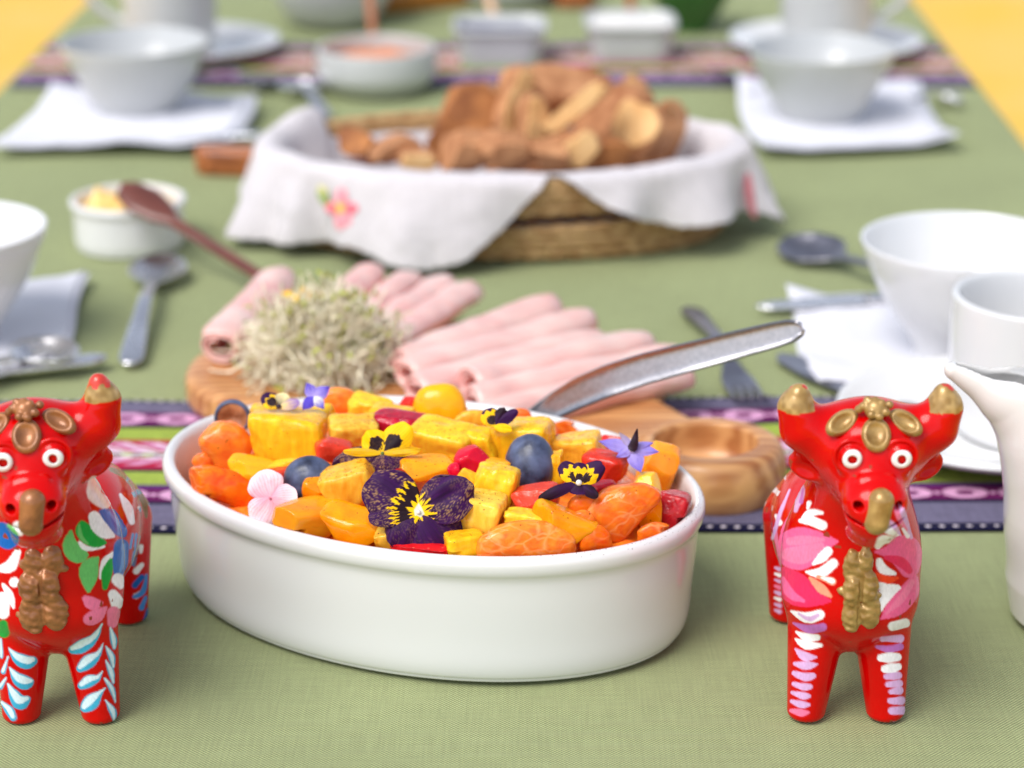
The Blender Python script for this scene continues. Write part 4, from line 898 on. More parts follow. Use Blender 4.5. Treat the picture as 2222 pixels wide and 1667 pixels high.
    for (cx, cy, cz, lx, lz, ang) in [(-.0120, 0, .1408, .0072, .0042, -36), (0, 0, .1385, .0056, .0068, 90), (.0120, 0, .1408, .0072, .0042, 36)]:
        cy = sy(cx, cz)-(.0020 if cx else .0008)
        R_ = rot3(math.radians(-38), 0, 0) @ rot3(0, math.radians(ang if ang != 90 else 0), 0)
        def pf(p):
            q = (p-np.array([cx, cy, cz]))@R_.T if False else (p-np.array([cx, cy, cz]))@R_
            d = s_ell(q, (0, 0, 0), (lx, .0032, lz)); c = s_ell(q, (0, -.0034, -.0003), (lx*.74, .0032, lz*.74)); d = smax(d, -c, .0012)
            return smax(d, -(s_cone(q, (0, -.0030, lz*3), (0, -.0030, lz*3.1), .0003, .0003)), .0001)
        pV, pF, pN = sdf_mesh(pf, (cx-.010, cy-.006, cz-.010), (cx+.010, cy+.006, cz+.010), .0005); mobj('petal', hp(pV), pF, gm_, fo)
    # braided ornament on the chest
    rows_ = [(.0900, .0022, .0036), (.0845, .0026, .0042), (.0755, .0030, .0058), (.0655, .0036, .0056), (.0555, .0040, .0056)] if goldm == 'gold' else [(.0860, .0030, .0040), (.0775, .0040, .0052), (.0670, .0042, .0058), (.0560, .0050, .0060)]
    def surf_y(x, z): 
        zz = (z-.064)/.036; xx = x/.0275; return .006-.0235*math.sqrt(max(.05, 1-zz*zz-xx*xx))
    def cf_(p):
        d = np.full(len(p), 1.0)
        for i, (z, rx, rz) in enumerate(rows_):
            off = .0012*math.sin(i*2.1)
            for sx in (-1, 1):
                x = off+sx*rx*.85; y = surf_y(x, z)-.0012; d = smin(d, s_ell(p, (x, y, z+sx*.0006), (rx*1.08, .0030, rz*1.35)), .0011)
            if i % 2: d = smin(d, s_sph(p, (off+rx*1.9, surf_y(off+rx*1.9, z-.003)-.0006, z-.003), .0018), .0012); d = smin(d, s_sph(p, (off-rx*1.9, surf_y(off-rx*1.9, z-.001)-.0006, z-.001), .0020), .0008)
        g = s_cone(p, (0, -.0215, .090), (0, -.0200, .050), .0008, .0008); d = d+.0004*vnoise(p, 330, 1)+.00013*np.sin(p[:, 2]*1700+p[:, 0]*500)+.0003*vnoise(p, 620, 3); return smax(d, -g, .0006)
    cV, cF, cN = sdf_mesh(cf_, (-.016, -.028, .044), (.016, -.004, .096), .0005); mobj('chest_ornament', cV*s, cF, gm_, root)
    return root
M['white_paint'] = mat('white_paint', (.82, .82, .82), .25, coat=.4)
M['horn_gold'] = mat('horn_gold', (.5, .5, .5), .35, metal=.25, attr=True, coat=.4, nscale=400, namp=.12)
bull('bull', 'red clay bull figurine painted with pink and white flowers, right of the dish', 1840, 1576, right_strokes, 1.0, 0, 0, 'gold', False, 1.0, head_dx=.0005)
bull('bull', 'red clay bull figurine painted with blue, green and teal drops, at the left edge', 126, 1580, left_strokes, 1.0, 8, -2, 'copper', True, 1.06, head_dx=-.002)
# ================= CERAMICS =================
def pot(name, label, cat, px, py, prof, m, rim_n=72, group=None, ax=1, ay=1, z=0, rotz=0):
    b = G(px, py, z); t_ = thing(name, label, cat, b, group, (0, 0, rotz))
    V, F = lathe(smoothprof(prof, 4), rim_n, ax, ay); F = [tuple(q) for q in F]; k = len(smoothprof(prof, 4))
    F.append(tuple(i*k for i in range(rim_n))[::-1]); F.append(tuple(i*k+k-1 for i in range(rim_n)))
    mobj('body', V, F, m, t_); return t_
def handle(par, r0, z0, z1, out, m, ang=0, rad=.0042):
    a = math.radians(ang); P = []
    for i in range(17):
        u = i/16; r = r0+out*math.sin(math.pi*u)**.7; z = z1+(z0-z1)*u; P.append((r*math.cos(a), r*math.sin(a), z))
    v, f = tube(P, [rad]*17, 10); mobj('handle', v, f, m, par)
def cup_prof(R, h, rb, th=.0022):
    return [(rb*.8, .0), (rb, .001), (rb*1.02, .005), (rb*1.25, h*.22), (R*.78, h*.52), (R*.94, h*.82), (R, h*.985), (R-th*.4, h), (R-th, h*.985), (R*.94-th, h*.82), (R*.78-th, h*.52), (rb*1.15, h*.22), (rb*.8, h*.14), (.002, h*.12)]
WP = M['porcelain']
CG = 'white flared porcelain cups on paper napkins'
pot('cup', 'flared white cup on a napkin at the right edge behind the tall mug', 'cup', 2080, 768, cup_prof(.0600, .0690, .026), WP, group=CG, z=.004)
pot('cup', 'flared white cup on a napkin, cut off by the left edge', 'cup', -100, 735, cup_prof(.0590, .0690, .026), WP, group=CG, z=.004)
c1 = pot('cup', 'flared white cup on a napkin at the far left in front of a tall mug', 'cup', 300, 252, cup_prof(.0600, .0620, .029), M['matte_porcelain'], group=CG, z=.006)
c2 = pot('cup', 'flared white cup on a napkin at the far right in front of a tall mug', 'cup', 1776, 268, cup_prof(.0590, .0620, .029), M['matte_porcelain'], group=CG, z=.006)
def saucer_prof(R): return [(R*.5, 0), (R*.52, .001), (R*.6, .004), (R*.85, .010), (R, .0165), (R-.0015, .0185), (R*.85, .0130), (R*.6, .0070), (R*.45, .006), (R*.40, .0075), (.002, .0075)]
SG = 'white saucers under the tall mugs'
pot('saucer', 'white saucer under the tall mug at the right behind the red bull', 'saucer', 2165, 958, saucer_prof(.085), WP, group=SG)
pot('saucer', 'far left saucer under the tall mug, beyond the purple runner', 'saucer', 425, 126, saucer_prof(.078), WP, group=SG)
pot('saucer', 'far right saucer under the tall mug, beyond the purple runner', 'saucer', 1790, 122, saucer_prof(.088), WP, group=SG)
def mug_prof(R, h, th=.003): return [(R*.82, 0), (R*.88, .001), (R*.93, .006), (R*.97, .02), (R, h*.5), (R*1.01, h*.97), (R*1.0, h), (R-th, h*.985), (R-th, h*.5), (R*.9-th, .015), (R*.7, .008), (.002, .007)]
MG = 'tall white mugs standing on saucers'
pot('mug', 'tall white mug on the near right saucer, partly out of frame', 'mug', 2238, 930, mug_prof(.0455, .073), WP, group=MG, z=.0085)
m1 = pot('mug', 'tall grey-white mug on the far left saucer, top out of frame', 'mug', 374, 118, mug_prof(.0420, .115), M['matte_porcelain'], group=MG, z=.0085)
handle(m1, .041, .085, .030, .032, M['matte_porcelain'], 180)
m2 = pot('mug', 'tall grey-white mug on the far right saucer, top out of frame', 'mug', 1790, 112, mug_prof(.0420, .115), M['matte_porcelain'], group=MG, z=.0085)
handle(m2, .041, .085, .030, .032, M['matte_porcelain'], 0)
# ---- jug with a spout ----
jb = G(2380, 1345); jg = thing('milk_jug', 'white porcelain jug with a curved spout at the right edge of the table', 'jug', jb)
def jug_f(p, grow=0):
    q = p; r = np.hypot(q[:, 0], q[:, 1]); z = q[:, 2]
    Rz = np.interp(z, [0, .004, .02, .05, .085, .12], [.034, .0385, .0415, .0415, .0385, .038])-grow
    d = (r-Rz)*.97; d = smax(d, z-(.1225 if not grow else .2), .0015); d = smax(d, -z+(.004 if grow else 0), .002)
    sp_ = s_cone(q, (-.019, 0, .050), (-.026, 0, .084), .021-grow, .0205-grow)
    sp_ = smin(sp_, s_cone(q, (-.026, 0, .084), (-.0440, 0, .1035), .0205-grow, .0125-grow), .010)
    sp_ = smin(sp_, s_cone(q, (-.0440, 0, .1035), (-.0700, 0, .1160), .0125-grow*.8, .0045-grow*.7), .008)
    if not grow: sp_ = smax(sp_, z-.1225+np.clip(-q[:, 0]-.045, 0, 1)*.12, .0015)
    else: sp_ = np.minimum(sp_, smax(np.abs(q[:, 1])-np.interp(-q[:, 0], [0, .03, .045, .068], [.03, .017, .009, .002]), np.maximum(.112-z, np.abs(q[:, 0]+.035)-.0345), .002))
    return smin(d, sp_, .014 if not grow else .012)
def jug2(p):
    o_ = jug_f(p); i_ = jug_f(p, .0028); return smax(o_, -i_, .0015)
jV, jF, jN = sdf_mesh(jug2, (-.080, -.048, -.003), (.050, .048, .128), .0010)
q = mobj('body', jV, jF, M['cream_porcelain'], jg); jg.rotation_euler = (0, 0, math.radians(-4))
handle(jg, .037, .10, .03, .03, M['cream_porcelain'], 0, .005)
# ---- left ramekin of butter with wooden spoon ----
def ram_prof(R, h, th=.004): return [(R*.9, 0), (R*.93, .001), (R*.94, .004), (R*.955, .006), (R*.96, h*.8), (R, h*.88), (R, h*.97), (R-th*.4, h), (R-th, h*.96), (R-th*1.2, h*.5), (R-th*1.5, .008), (R*.6, .005), (.002, .005)]
rk = pot('ramekin', 'small round white ramekin of butter at the left', 'ramekin', 283, 530, ram_prof(.0390, .0330), WP)
def lumpy(name, par, R, z0, amp, m, seed, nr=22, na=40, ay=1, ax=1, dome=.004, sc=60):
    V = []
    for i in range(na):
        for j in range(nr):
            a = 2*math.pi*i/na; r = R*j/(nr-1); V.append((r*math.cos(a)*ax, r*math.sin(a)*ay, z0+dome*(1-(j/(nr-1))**2)))
    V = np.array(V); ed = 1-(np.hypot(V[:, 0]/ax, V[:, 1]/ay)/R)**4
    V[:, 2] += amp*np.abs(vnoise(V, sc, seed))*ed+amp*.4*vnoise(V, sc*3, seed+1)*ed
    return mobj(name, V, gridF(na, nr, True), m, par)
bm = mat('butter', srgb(246, 206, 128), .35, sss=.4, nscale=80, namp=.12, coat=.1)
lumpy('butter', rk, .0345, .022, .016, bm, 3, dome=.006, sc=50)
# ---- wooden spoon ----
def blade(name, par, L_, prof_w, prof_z, cup, th, m, n=48, nv=13, bevel=0):
    """a flat implement: half width and height along its length, cup depth across"""
    u = np.linspace(0, 1, n); v = np.linspace(-1, 1, nv); V = []
    for a in u:
        hw = np.interp(a, *prof_w); z = np.interp(a, *prof_z); c = np.interp(a, *cup)
        for b in v: V.append((a*L_, b*hw, z-c*(1-b*b)))
    o_ = mobj(name, V, gridF(n, nv), m, par); solid(o_, th); return o_
def sm(xs, ys, n=40):
    x = np.linspace(xs[0], xs[-1], n); y = np.interp(x, xs, ys)
    for _ in range(3): y[1:-1] = (y[:-2]+2*y[1:-1]+y[2:])/4
    return x, y
def implement(name, label, cat, p0, p1, kind, m, group=None, roll=0, wscale=1.0):
    p0 = np.array(p0); p1 = np.array(p1); L_ = np.linalg.norm(p1-p0); t_ = thing(name, label, cat, p0, group)
    x = Vector(p1-p0).normalized(); y = Vector((0, 0, 1)).cross(x).normalized(); z = x.cross(y)
    R_ = Matrix((x, y, z)).transposed() @ Matrix.Rotation(math.radians(roll), 3, 'X'); t_.rotation_euler = R_.to_euler()
    w_ = wscale
    if kind == 'spoon':
        xs = [0, .02, .06, .13, .2, .26, .30, .34]; ww = [.002, .009, .0155, .019, .0175, .011, .005, .0032]
        blade('bowl', t_, L_*.34, (np.array(xs)/.34, np.array(ww)*w_), sm([0, .3, .7, 1], [.009, .008, .008, .009]), sm([0, .15, .5, .85, 1], [0, .005, .0085, .003, 0]), .0012, m)
        h = blade('handle', t_, L_*.665, ([0, .1, .5, .9, .97, 1], np.array([.0032, .0032, .0045, .0070, .0062, .002])*w_), sm([0, .3, .7, 1], [.009, .012, .007, .002]), ([0, 1], [-.0008, -.0008]), .0018, m); h.location = (L_*.335, 0, 0)
    elif kind == 'knife':
        blade('blade', t_, L_*.55, sm([0, .1, .5, 1], [.001, .006*w_, .0085*w_, .007*w_]), ([0, 1], [.002, .003]), ([0, 1], [0, 0]), .0014, m)
        h = blade('handle', t_, L_*.46, sm([0, .1, .9, 1], [.006*w_, .0065*w_, .008*w_, .002]), ([0, 1], [.003, .003]), ([0, 1], [-.001, -.001]), .004, m); h.location = (L_*.545, 0, 0)
    elif kind == 'fork':
        for k in (-1.5, -.5, .5, 1.5):
            tn = blade('tine', t_, L_*.2, ([0, 1], [.0008, .0016]), sm([0, .5, 1], [.010, .004, .003]), ([0, 1], [0, 0]), .0014, m, n=16, nv=3); tn.location = (0, k*.0052, 0)
        h = blade('neck', t_, L_*.18, sm([0, .4, 1], [.0098, .009, .0036]), sm([0, .5, 1], [.003, .004, .008]), ([0, 1], [0, 0]), .0014, m, n=20); h.location = (L_*.195, 0, 0)
        h = blade('handle', t_, L_*.63, ([0, .1, .5, .9, .97, 1], np.array([.0036, .0032, .0045, .0070, .0062, .002])*w_), sm([0, .3, .7, 1], [.008, .011, .006, .002]), ([0, 1], [-.0008, -.0008]), .0018, m); h.location = (L_*.37, 0, 0)
    elif kind == 'stick':
        V, F = tube([(L_*i/8, 0, 0) for i in range(9)], [.0030*w_]*9, 10); mobj('handle', V, F, m, t_)
    return t_
ws = thing('wooden_spoon', 'dark wooden spoon resting across the butter ramekin', 'spoon', GY(300, 420, 1.50))
p0 = GY(266, 404, 1.475); p1 = GY(378, 482, 1.448); p2 = GY(470, 540, 1.42); p3 = GY(600, 622, 1.37)
pts_ = [p0+(p1-p0)*t_ for t_ in np.linspace(0, 1, 12)]+[p1+(p2-p1)*t_ for t_ in np.linspace(.12, 1, 7)]+[p2+(p3-p2)*t_ for t_ in np.linspace(.12, 1, 7)]
hw = list(np.interp(np.linspace(0, 1, 12), [0, .08, .4, .75, 1], [.003, .010, .0145, .0110, .0046]))+[.0042]*14
V = []
for i, c in enumerate(pts_):
    tg = pts_[min(i+1, len(pts_)-1)]-pts_[max(i-1, 0)]; tg /= np.linalg.norm(tg); wv_ = np.cross(tg, [0, -.35, .94]); wv_ /= np.linalg.norm(wv_); nn = np.cross(wv_, tg); fl = .45 if i < 12 else 1
    for k in range(12):
        a = 2*math.pi*k/12; V.append(c+wv_*hw[i]*math.cos(a)+nn*min(hw[i], .0036)*math.sin(a)*1.0)
V = np.array(V)-np.array(ws.location)
nb = 12*12
mobj('bowl', V[:nb+12], gridF(13, 12, False, True), M['dark_wood'], ws); mobj('handle', V[nb:], gridF(len(pts_)-12, 12, False, True), M['dark_wood'], ws)
# ---- cutlery ----
implement('teaspoon', 'bright teaspoon lying between the butter ramekin and the left napkin', 'spoon', G(352, 578, .0015), G(282, 800, .0015), 'spoon', M['steel'], wscale=1.0)
implement('tablespoon', 'large steel spoon lying on the left napkin behind the left bull', 'spoon', G(152, 768, .006), G(-240, 900, .005), 'spoon', M['steel'], wscale=1.2)
implement('knife', 'bright steel handle end beside the left napkin above the left bull horn', 'knife', G(-260, 850, .003), G(226, 790, .003), 'knife', M['steel'], wscale=.9)
implement('tablespoon', 'upturned steel spoon just left of the near right flared cup', 'spoon', G(1712, 540, .002), G(2100, 690, .004), 'spoon', M['dark_steel'], wscale=1.15, roll=10)
implement('knife', 'knife tip sticking out from under the right napkin top edge', 'knife', G(1640, 672, .004), G(2080, 650, .006), 'knife', M['steel'])
implement('fork', 'dark steel handle on the cloth behind the serving spoon handle', 'fork', G(1640, 900, .002), G(1494, 676, .002), 'fork', M['dark_steel'])
implement('knife', 'dark knife blade lying beside the right napkin behind the right bull', 'knife', G(1690, 776, .003), G(2010, 930, .003), 'knife', M['dark_steel'], wscale=1.3)
implement('tablespoon', 'dark spoon lying on the far left end of the purple runner beside the cup', 'spoon', G(600, 196, .003), G(420, 170, .003), 'spoon', M['dark_steel'])
implement('teaspoon', 'bright teaspoon bowl shining just behind the left rim of the bread basket', 'spoon', G(640, 192, .004), G(705, 262, .003), 'spoon', M['steel'])
implement('fork', 'dark fork at the left corner of the far right napkin', 'fork', G(1648, 222, .005), G(1548, 158, .005), 'fork', M['dark_steel'], wscale=1.2)
implement('knife', 'pale knife handle end left of the bread basket by the far left napkin', 'knife', G(380, 300, .004), G(565, 303, .003), 'knife', M['steel'])
implement('teaspoon', 'teaspoon bowl right of the far right napkin', 'spoon', G(2075, 228, .002), G(1960, 236, .006), 'spoon', M['steel'], wscale=.8)
# ================= NAPKINS =================
def napkin(label, corners, zc, seed, droop=None, layers=2):
    """folded paper napkin from its four corners given on the table"""
    P = [G(x, y, zc) for x, y in corners]; c = sum(P)/4; root = thing('napkin', label, 'napkin', (c[0], c[1], 0), 'folded white paper napkins')
    for l in range(layers):
        n = 30; V = []; rs = np.random.RandomState(seed+l); sh = rs.uniform(-.004, .004, 2)*l
        for i in range(n):
            for j in range(n):
                u, v = i/(n-1), j/(n-1); p = P[0]*(1-u)*(1-v)+P[1]*u*(1-v)+P[2]*u*v+P[3]*(1-u)*v
                p = (p-c)*(1-.03*l)+c; cu_ = .007*max(0, abs(u-.5)*2-.6)*max(0, abs(v-.5)*2-.6)/.16*((1 if (u > .5) == (v > .5) else .3)); V.append((p[0]-c[0]+sh[0]+.004*math.sin(v*5+seed), p[1]-c[1]+sh[1]+.005*math.sin(u*4+seed*2), p[2]+.0016*l+cu_))
        V = np.array(V); V[:, 2] = np.maximum(V[:, 2]+.0036*vnoise(V*[1, 1, 0], 20, seed)+.0012*vnoise(V*[1, 1, 0], 60, seed+3), .0009+.0012*l)
        e = np.array([min(i, j, n-1-i, n-1-j) for i in range(n) for j in range(n)]); V[:, 2] -= np.where(e == 0, .0004, 0)
        o_ = mobj('fold', V, gridF(n, n), M['paper'], root); solid(o_, .0006)
    return root
napkin('white napkin under the near right flared cup', [(1694, 642), (2130, 620), (2250, 838), (1782, 842)], .004, 1)
napkin('white napkin under the cup cut off by the left edge', [(-60, 622), (210, 600), (112, 800), (-260, 815)], .004, 4)
napkin('white napkin under the far left flared cup', [(120, 196), (562, 214), (490, 322), (-10, 318)], .010, 6)
nk = napkin('white napkin under the far right flared cup', [(1590, 178), (1988, 182), (2080, 312), (1650, 320)], .010, 8)
# ================= FAR DISHES =================
fr = pot('dip_bowl', 'round grey bowl of orange relish with a brown spoon, behind the bread basket', 'bowl', 818, 196, [(.036, 0), (.038, .001), (.042, .004), (.0510, .014), (.0525, .024), (.0515, .037), (.0500, .039), (.0480, .037), (.0490, .024), (.046, .015), (.034, .008), (.002, .007)], M['matte_porcelain'])
om = mat('orange_relish', srgb(206, 112, 60), .4, nscale=60, col2=srgb(236, 170, 130), sss=.2); lumpy('relish', fr, .0480, .024, .010, om, 5, dome=.004)
implement('wooden_spoon', 'brown wooden spoon standing in the bowl of orange relish', 'spoon', GY(816, 132, 2.02), GY(796, -60, 2.06), 'stick', M['brown_wood'], wscale=1.3)
def rbox_pot(name, label, px, py, w, dd, h, m, m_in, zin, group=None, wt=.9):
    b = G(px, py); t_ = thing(name, label, 'bowl', b, group); n = 64; V = []
    pr = [(wt*.92, 0), (wt*.96, .002), (wt, .010), ((wt+1)/2, h*.6), (.98, h*.86), (1.03, h*.90), (1.04, h*.97), (1.0, h), (.95, h*.97), (.92, h*.8), (wt*.88, .012), (wt*.7, .007), (.02, .007)]
    for i in range(n):
        a = 2*math.pi*i/n; ca, sa = math.cos(a), math.sin(a); k = (abs(ca)**5+abs(sa)**5)**(-1/5)
        for s_, z in pr: V.append((ca*k*s_*w, sa*k*s_*dd, z))
    k = len(pr); F = [tuple(q) for q in gridF(n, k, True)]+[tuple(i*k for i in range(n))[::-1]]
    mobj('body', V, F, m, t_)
    V = []
    for i in range(n):
        a = 2*math.pi*i/n; ca, sa = math.cos(a), math.sin(a); kk = (abs(ca)**5+abs(sa)**5)**(-1/5)
        for j in range(12): s_ = .92*j/11; V.append((ca*kk*s_*w, sa*kk*s_*dd, zin))
    V = np.array(V); V[:, 2] += .002*vnoise(V, 60, 3); mobj('filling', V, gridF(n, 12, True), m_in, t_)
    return t_
SQ = 'square white dip bowls with sticks in them'
jam = mat('dark_jam', srgb(84, 80, 108), .3, nscale=50, namp=.2); crm = mat('cream_dip', srgb(236, 232, 226), .4, nscale=50, namp=.05)
rbox_pot('square_bowl', 'square white bowl of dark jam with a pale stick, beyond the bread', 1085, 138, .0415, .040, .038, M['matte_porcelain'], jam, .028, SQ)
rbox_pot('square_bowl', 'square white bowl of cream dip with a brown stick, beyond the bread', 1366, 128, .0410, .040, .038, M['matte_porcelain'], crm, .031, SQ)
implement('dip_stick', 'pale wooden stick standing in the square bowl of dark jam', 'stick', GY(1085, 82, 2.16), GY(1046, -60, 2.20), 'stick', M['pale_wood'], wscale=1.6)
implement('dip_stick', 'brown wooden stick standing in the square bowl of cream dip', 'stick', GY(1372, 50, 2.18), GY(1362, -70, 2.20), 'stick', M['brown_wood'], wscale=1.5)
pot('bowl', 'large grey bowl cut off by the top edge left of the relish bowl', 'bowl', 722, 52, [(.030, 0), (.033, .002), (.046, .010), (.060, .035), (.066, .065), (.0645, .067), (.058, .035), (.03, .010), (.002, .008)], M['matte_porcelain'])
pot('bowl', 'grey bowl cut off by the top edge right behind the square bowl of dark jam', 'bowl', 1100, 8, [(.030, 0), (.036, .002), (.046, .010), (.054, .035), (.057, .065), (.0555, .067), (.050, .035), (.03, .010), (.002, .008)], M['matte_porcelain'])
grn = mat('green_glaze', srgb(40, 92, 34), .2, coat=.5, nscale=30, namp=.2)
pot('bowl', 'dark green bowl cut off by the top edge right of the cream dip', 'bowl', 1496, 66, [(.018, 0), (.020, .001), (.021, .006), (.036, .030), (.046, .055), (.0445, .056), (.034, .030), (.018, .010), (.002, .008)], grn)
def slab(name, label, cat, px, py, rx, ry, h, m, rot=0, ex=3):
    b = G(px, py); n = 48; V = []; pr = [(.94, 0), (1, h*.25), (1, h*.8), (.96, h), (.02, h)]
    for i in range(n):
        a = 2*math.pi*i/n; ca, sa = math.cos(a), math.sin(a); k = (abs(ca)**ex+abs(sa)**ex)**(-1/ex)
        for s_, z in pr: V.append((ca*k*s_*rx, sa*k*s_*ry, z))
    F = [tuple(q) for q in gridF(n, 5, True)]+[tuple(i*5 for i in range(n))[::-1], tuple(i*5+4 for i in range(n))]
    o_ = mobj(name, V, F, m, loc=(b[0], b[1], .0005)); o_.rotation_euler = (0, 0, math.radians(rot)); return tag(o_, label, cat)
amb = wood('amber_wood', srgb(190, 122, 36), srgb(140, 80, 20), 16)
slab('wooden_board', 'amber wooden board cut off by the top edge behind the relish bowl', 'board', 890, 8, .045, .09, .022, amb, -62, 4)
slab('wooden_coaster', 'brown wooden coaster at the top edge between the two square bowls', 'coaster', 1246, 10, .022, .030, .020, M['brown_wood'], 0, 3)
hb = slab('board_handle', 'brown wooden handle poking out left of the bread basket', 'board', 522, 378, .034, .0115, .020, M['brown_wood'], -4, 3)
# ================= HAM BOARD =================
bC = G(925, 800, .018); ringC = G(1545, 955, .028)
def board_f(p):
    x, y, z = p[:, 0], p[:, 1], p[:, 2]
    a, b = .1330, .078; r = (np.abs(x/a)**2.3+np.abs(y/b)**2.3)**(1/2.3); d2 = (r-1)*b
    d = smax(d2, np.abs(z-.010)-.0095, .006)
    R_ = np.array([ringC[0]-bC[0], ringC[1]-bC[1], 0])
    nk_ = s_cone(p*np.array([1, 1, 1.0]), (.085, R_[1]*.35, .010), (R_[0], R_[1], .012), .034, .022); nk_ = smax(nk_, np.abs(z-.0105)-.0090, .005)
    d = smin(d, nk_, .012)
    q = p-np.array([R_[0], R_[1], .0150]); d = smin(d, s_ell(q, (0, 0, -.002), (.0378, .0378, .0300)), .006)
    d = smax(d, p[:, 2]-.0270, .003)
    hole = smax((np.sqrt(((q[:, 0]+.003)/1.06)**2+((q[:, 1]-.001)/.97)**2)-.0245)*.95, .0075-(q[:, 2]+.0150)-0*q[:, 0], .010); d = smax(d, -hole, .0015)
    return smax(d, -z, .001)
bV, bF, bN = sdf_mesh(board_f, (-.14, -.21, -.004), (.21, .086, .040), .0014)
o = mobj('serving_board', bV, bF, M['olive_wood'], loc=(bC[0], bC[1], .001)); tag(o, 'olive wood serving board with a hollow round end, under the ham rolls', 'board')
M['ham'] = mat('ham', srgb(238, 168, 162), .34, sss=.35, sr=(1, .45, .4), ss=.006, nscale=55, col2=srgb(246, 204, 194), bump=.35, bscale=160, bdist=.0015, stretch=(.35, 1, 1), ndet=6, coat=.12)
M['ham_in'] = mat('ham_inside', srgb(206, 110, 96), .5, sss=.2, nscale=80, namp=.15)
HAM = [ # start px, end px, radius, height start/end of the axis
 ((478, 752), (606, 612), .0125, .031, .034, 'leftmost ham roll, open end facing the camera, left of the sprouts'),
 ((700, 690), (806, 598), .0105, .030, .032, 'ham roll touching the bread basket cloth, behind the sprouts'),
 ((750, 716), (892, 610), .0095, .030, .030, 'second ham roll behind the sprouts'),
 ((790, 740), (962, 618), .0095, .030, .030, 'third ham roll behind the sprouts, next to the rounded one'),
 ((820, 766), (1020, 632), .0100, .029, .029, 'rounded ham roll at the right of the group behind the sprouts'),
 ((875, 790), (1194, 672), .0105, .031, .030, 'rear ham roll of the right group, starting at the sprouts'),
 ((888, 812), (1268, 698), .0105, .033, .030, 'second ham roll of the right group'),
 ((908, 846), (1290, 742), .0105, .033, .029, 'third ham roll of the right group with a small open end'),
 ((1026, 836), (1392, 746), .0110, .036, .031, 'fourth ham roll of the right group, its red open end showing'),
 ((1030, 872), (1462, 778), .0110, .033, .029, 'fifth ham roll of the right group, running behind the spoon handle'),
 ((1060, 905), (1480, 812), .0110, .028, .027, 'front ham roll of the right group along the dish rim'),
]
for i, (a, b, R_, h0, h1, lab) in enumerate(HAM):
    pa, pb = G(*a, h0), G(*b, h1); ax_ = pb-pa; L_ = np.linalg.norm(ax_); ax_ /= L_; sx = np.cross(ax_, [0, 0, 1]); sx /= np.linalg.norm(sx); uz = np.cross(sx, ax_)
    nS, nT = 42, 64; V = []; rs = np.random.RandomState(i)
    ph = rs.uniform(-.6, .6)+math.pi*.55; turns = 2.1
    for s_ in np.linspace(-.02, 1.02, nS):
        for k in range(nT):
            t_ = k/(nT-1); an = ph+t_*turns*2*math.pi; r = R_*(.50+.50*t_**.8)*(1+.05*math.sin(3*an+i+4*s_)+.04*math.sin(9*s_+i))
            r *= (1-.25*max(0, s_-.93)/.09-.10*max(0, .05-s_)/.07)
            ex_ = (s_-.5)*(.03*math.sin(an*1.0+i)); V.append(pa+ax_*L_*(s_+ex_*.25)+sx*r*math.cos(an)*1.06+uz*r*math.sin(an)*.86)
    V = np.array(V); V += (.0015*vnoise(V, 38, i)+.0008*vnoise(V, 110, i))[:, None]*uz; o_ = mobj('ham_roll', V-pa, gridF(nS, nT), M['ham'], loc=pa); solid(o_, .0011)
    tag(o_, lab, 'ham roll', 'rolled ham slices on the olive wood board')
# ---- sprouts ----
hc = G(705, 812, .020); rs = np.random.RandomState(4); SV, SF, LV_, LF = [], [], [], []
HX, HY, HZ = .038, .029, .030
for i in range(1500):
    a = rs.uniform(0, 2*math.pi); e = rs.rand()**.5; zz = rs.rand()**.8; rr = math.sqrt(max(.02, 1-zz**1.8))*e*(1.3 if i % 9 == 0 else 1)
    p = np.array([HX*rr*math.cos(a), HY*rr*math.sin(a), .003+HZ*zz]); d = np.array([math.cos(a)*.2, math.sin(a)*.2, .35])+rs.randn(3)*.9; d /= np.linalg.norm(d)
    P = [p]; st = rs.uniform(.0028, .0052)
    for k in range(6):
        d = d+rs.randn(3)*.42; d /= np.linalg.norm(d); q = P[-1]+d*st; q[2] = max(q[2], .001); P.append(q)
    v, f = tube(P, [.00062]*7, 3, False); o0 = len(SV); SV += v; SF += [tuple(k+o0 for k in ff) for ff in f]
    if rs.rand() < .42:
        q = P[-1]
        for s_ in (-1, 1):
            w_ = rs.randn(3); w_ /= np.linalg.norm(w_); v2 = np.cross(w_, d); v2 /= np.linalg.norm(v2)+1e-6; l = rs.uniform(.0020, .0034); o0 = len(LV_)
            LV_ += [tuple(q), tuple(q+w_*l*.6+v2*l*.45), tuple(q+w_*l*1.3), tuple(q+w_*l*.6-v2*l*.45)]; LF.append((o0, o0+1, o0+2, o0+3))
sp_ = thing('sprout_heap', 'heap of pale alfalfa sprouts between the ham rolls', 'sprouts', hc)
M['sprout'] = mat('sprout_stem', srgb(252, 246, 218), .4, nscale=60, col2=srgb(240, 226, 196), spec=.7); M['sprout_leaf'] = mat('sprout_leaf', srgb(176, 186, 60), .5, nscale=90, col2=srgb(150, 140, 60))
tag(mobj('stems', SV, SF, M['sprout'], sp_), kind='stuff'); tag(mobj('leaves', LV_, LF, M['sprout_leaf'], sp_, smooth=False), kind='stuff')
V, F = lathe(smoothprof([(.031, 0), (.029, .012), (.018, .026), (.001, .034)], 3), 24); V[:, 1] *= .75; mobj('inner_tangle', V, F, M['sprout'], sp_)
